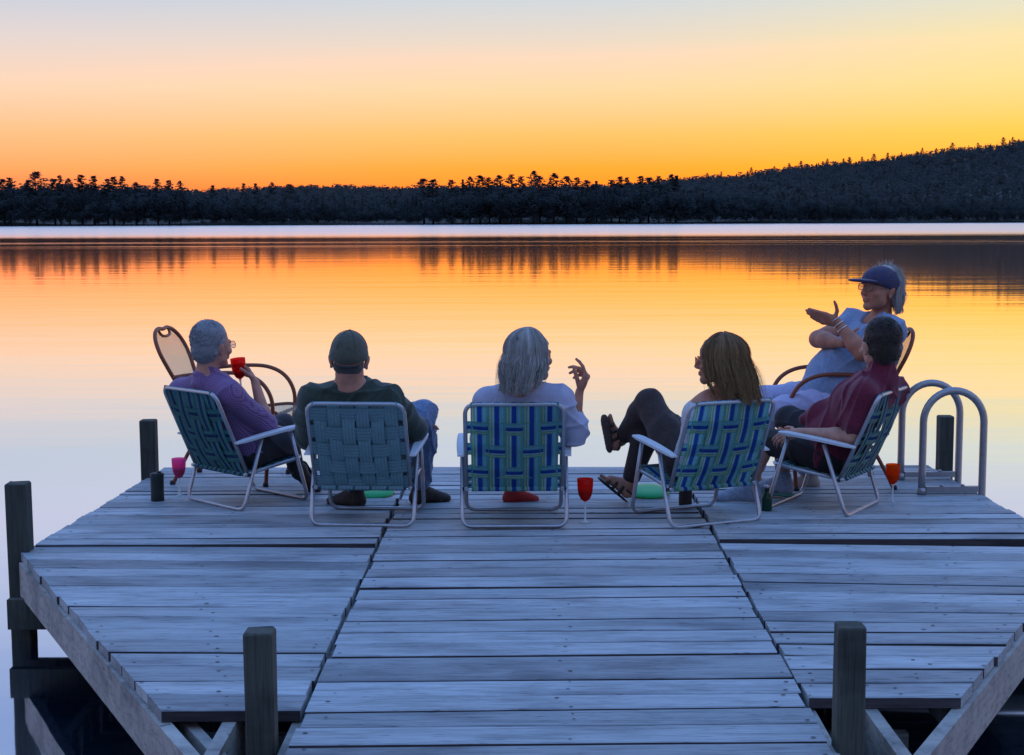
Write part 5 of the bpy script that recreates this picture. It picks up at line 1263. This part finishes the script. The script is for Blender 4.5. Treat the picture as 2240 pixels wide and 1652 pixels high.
# ---------------------------------------------------------------- 5: man in the maroon shirt
def p5():
    n = 5; k = 1.16; c = J(1925, 757, 7.95); B = tilt(basis((-.36, .93, 0)), .02, -.03); nk = J(1928, 818, 7.94); pel = chairloc(n, 0, -.065, .31); ch = chairloc(n, 0, -.20, .59)
    sL, sR = J(1893, 862, 7.82), J(1956, 856, 8.12); eL, wL = J(1864, 956, 7.84), J(1748, 946, 8.0); eR, wR = J(1822, 905, 8.26), J(1752, 935, 8.38)
    hL, hR = chairloc(n, -.09, -.05, .31), chairloc(n, .09, -.05, .31); kL, kR = J(1672, 964, 8.38), J(1724, 916, 8.48); aL, aR = J(1640, 1062, 8.26), J(1712, 1046, 8.36)
    bk = chairdir(n, 0, -1, .35)
    F = Field(); head(F, c, B, k); neckc(F, nk, c, B, k, .058); torso(F, pel, ch, nk, sL, sR, bk, 1.0, .03)
    arm(F, sL, eL, wL, (.048, .042, .038, .025)); arm(F, sR, eR, wR); leg(F, hL, kL, aL, (.085, .056, .052, .036)); leg(F, hR, kR, aR, (.085, .056, .052, .036))
    hand(F, wL, V3(-.9, .2, -.30), V3(.0, .6, -.7), -1, (.35, .45, .5, .6)); hand(F, wR, V3(-.9, .1, -.2), V3(0, 0, -1), 1, (.4, .5, .5, .6))
    p = person(F, 'skin_fair', 'dark-haired man in a maroon short-sleeved shirt and black shorts, seen from behind')
    M['maroon'] = clothmat('maroon_cotton', (.17, .010, .035), noise=.25); F = Field(); torso(F, pel, ch, nk - (nk - ch) * .05, sL, sR, bk, 1.02, .05, .015)
    F.cone(sL, sL + (eL - sL) * .66, .068, .074, .03); F.cone(sR, eR, .068, .066, .03); F.cone(sL * .5 + sR * .5 + (ch - nk) * .1, ch, .11, .12, .06); F.cone(ch, pel + (ch - pel) * .3, .125, .125, .06)
    F.cone(J(1862, 878, 8.06), J(1795, 905, 8.12), .078, .062, .03); F.cone(J(1795, 905, 8.12), J(1760, 918, 8.16), .058, .030, .03); F.cone(nk - (c - nk) * .20, nk + (c - nk) * .26, .088, .074, .010)
    clipback(F, n); F.mesh('shirt', M['maroon'], p, noise=folds(51, .009, 26))
    M['black_cloth'] = clothmat('black_cloth', (.018, .016, .018), noise=.25, sheen=.1); F = Field(); F.cone(pel, pel + (ch - pel) * .15, .12, .12, .05)
    for h_, k_ in ((hL, kL), (hR, kR)): F.cone(h_, k_, .098, .080, .03)
    F.mesh('shorts', M['black_cloth'], p, noise=folds(52, .006, 22))
    M['dark_hair'] = hairmat('dark_hair', (.018, .011, .008), (.070, .045, .030)); hair_short(p, c, B, k, 'dark_hair', 6, 3200, .008, .004)
    M['grey_knit'] = simple('grey_mesh_shoe', (.34, .38, .46), .8, noise=.35, nscale=90); M['green_sole'] = simple('green_trim', (.10, .30, .22), .6)
    shoe(p, aL, V3(-.96, .25, 0), 'grey_knit', 'white_rubber', 1.18); shoe(p, aR, V3(-.70, .6, 0), 'grey_knit', 'green_sole', 1.12)
p5()

# ---------------------------------------------------------------- 6: woman in the light blue top
def p6():
    k = 1.12; c = J(1926, 636, 8.80); B = tilt(basis((-.90, -.44, 0)), -.17, .0); nk = J(1928, 695, 8.84); pel = V3(2.06, 8.84, .555); ch = J(1905, 752, 8.84)
    sL, sR = J(1953, 722, 8.68), J(1872, 702, 8.99); eL, wL = J(1886, 772, 8.50), J(1832, 706, 8.56); eR, wR = J(1789, 742, 8.82), J(1846, 752, 8.60)
    hL, hR = V3(2.03, 8.74, .53), V3(2.03, 8.94, .53); kL, kR = J(1714, 896, 8.62), J(1674, 874, 8.92); aL, aR = J(1772, 1040, 8.74), J(1650, 1045, 8.98)
    f = nrm(V3(-.90, -.40, .1)); bk = -f
    F = Field(); head(F, c, B, k, jaw=1.18); neckc(F, nk, c, B, k, .054); torso(F, pel, ch, nk, sL, sR, bk, 1.08, .05)
    arm(F, sL, eL, wL, (.058, .048, .044, .025)); arm(F, sR, eR, wR, (.058, .050, .044, .025)); leg(F, hL, kL, aL, (.095, .064, .056, .038)); leg(F, hR, kR, aR, (.095, .064, .056, .038))
    hand(F, wL, V3(-.97, .05, .30), V3(0, .9, .35), -1, (.10, .12, .14, .16), .1, k=1.06, spread=-.05, thumb_out=.95, fat=1.25); hand(F, wR, V3(.8, -.3, -.1), V3(.3, .5, .3), 1, (.5, .5, .6, .6))
    p = person(F, 'skin_tan', 'woman in a visor cap and light blue top, arms crossed and one palm held out')
    M['pale_blue'] = clothmat('light_blue_jersey', (.25, .34, .50), noise=.15); F = Field(); torso(F, pel, ch, nk - (nk - ch) * .12, sL, sR, bk, 1.12, .06, .016)
    F.cone(ch + f * .08 + V3(0, 0, -.03), pel + f * .15 + V3(0, 0, .10), .13, .155, .08); F.cone(pel + f * .14 + V3(0, 0, .08), pel + f * .27 + V3(0, 0, .01), .14, .075, .08); F.cone(pel + f * .10 + V3(-.02, -.08, .05), pel + f * .25 + V3(0, -.07, .01), .10, .07, .06)
    for s_, e_ in ((sL, eL), (sR, eR)): F.cone(s_, s_ + (e_ - s_) * .34, .070, .070, .03)
    F.ell(nk + f * .075 + V3(0, 0, -.01), V3(.055, .05, .075), .015, sub=True)
    F.mesh('top', M['pale_blue'], p, noise=folds(61, .009, 26))
    M['pale_trousers'] = clothmat('pale_trousers', (.50, .48, .68), noise=.1); F = Field(); F.cone(pel, pel + V3(0, 0, .05), .14, .13, .05); leg(F, hL, kL, aL + (kL - aL) * .18, (.098, .070, .060, .048), .014); leg(F, hR, kR, aR + (kR - aR) * .18, (.098, .070, .060, .048), .014); F.mesh('trousers', M['pale_trousers'], p, noise=folds(62, .007, 26))
    M['pale_hair'] = hairmat('pale_grey_hair', (.42, .38, .34), (.80, .76, .70))
    hr = hair_long(p, c, B, k, 'pale_hair', 10, nk[2] + .015, n=1000, vol=(.093, .112, .108), azr=(-1.45, 1.45), taper=.75, flare=.02, wisps=60)
    r = np.random.default_rng(3); L = []
    for _ in range(900):       # the fluff of hair above the visor
        d = r.normal(size=3); d /= np.linalg.norm(d)
        if d[2] < .15 or d[1] > .55: continue
        p0 = V3(0, -.024, .044) + d * V3(.088, .108, .104); q = p0 + (d + r.normal(0, .5, 3)) * .016; L.append([c + B @ p0 * k, c + B @ ((p0 + q) / 2 + r.normal(0, .002, 3)) * k, c + B @ q * k])
    strands('loose_hair', L, M['pale_hair'], hr, .0011)
    M['navy_print'] = clothmat('navy_print', (.030, .040, .11), ((.07, .045, .09), 7), noise=.2)
    W = lambda x, y, z: c + B @ V3(x, y, z) * k; F = Field(); F.ell(W(0, -.004, .040), V3(.098, .119, .094) * k, .01, B)
    F.box(W(0, 0, -.075), V3(.15, .16, .083) * k, .002, .006, B @ tilt(np.eye(3), -.16), sub=True); F.ell(W(0, -.10, .12), V3(.09, .11, .075) * k, .006, B, sub=True); v = F.mesh('visor', M['navy_print'], p, res=.005)
    F = Field(); F.ell(W(0, .118, .034), V3(.078, .088, .012) * k, .008, B @ tilt(np.eye(3), .08)); F.ell(W(0, .11, .004), V3(.09, .125, .027) * k, .004, B @ tilt(np.eye(3), .08), sub=True); F.mesh('brim', M['navy_print'], v, res=.004)
    specs(p, c, B, k, M['lens'], M['frame'])
    M['silver'] = simple('silver', (.7, .7, .72), .25, 1.0); ax = Vector(nrm(wL - eL)); s1 = ax.orthogonal().normalized(); s2 = ax.cross(s1)
    for i, t in enumerate((.02, -.012, -.045)):
        q = Vector(wL) + ax * t; mb = MB(); mb.tube([q + (s1 * math.cos(a) + s2 * math.sin(a)) * (.030 + .002 * i) for a in np.linspace(0, 2 * math.pi, 25)[:-1]], .0035, 6, closed=True); mb.build('bracelet', M['silver'], p)
    M['beige_shoe'] = simple('beige_shoe', (.42, .33, .27), .7); shoe(p, aL, V3(-.95, -.1, 0), 'beige_shoe', 'white_rubber', .98); shoe(p, aR, V3(-.95, -.1, 0), 'beige_shoe', 'white_rubber', .98)
p6()
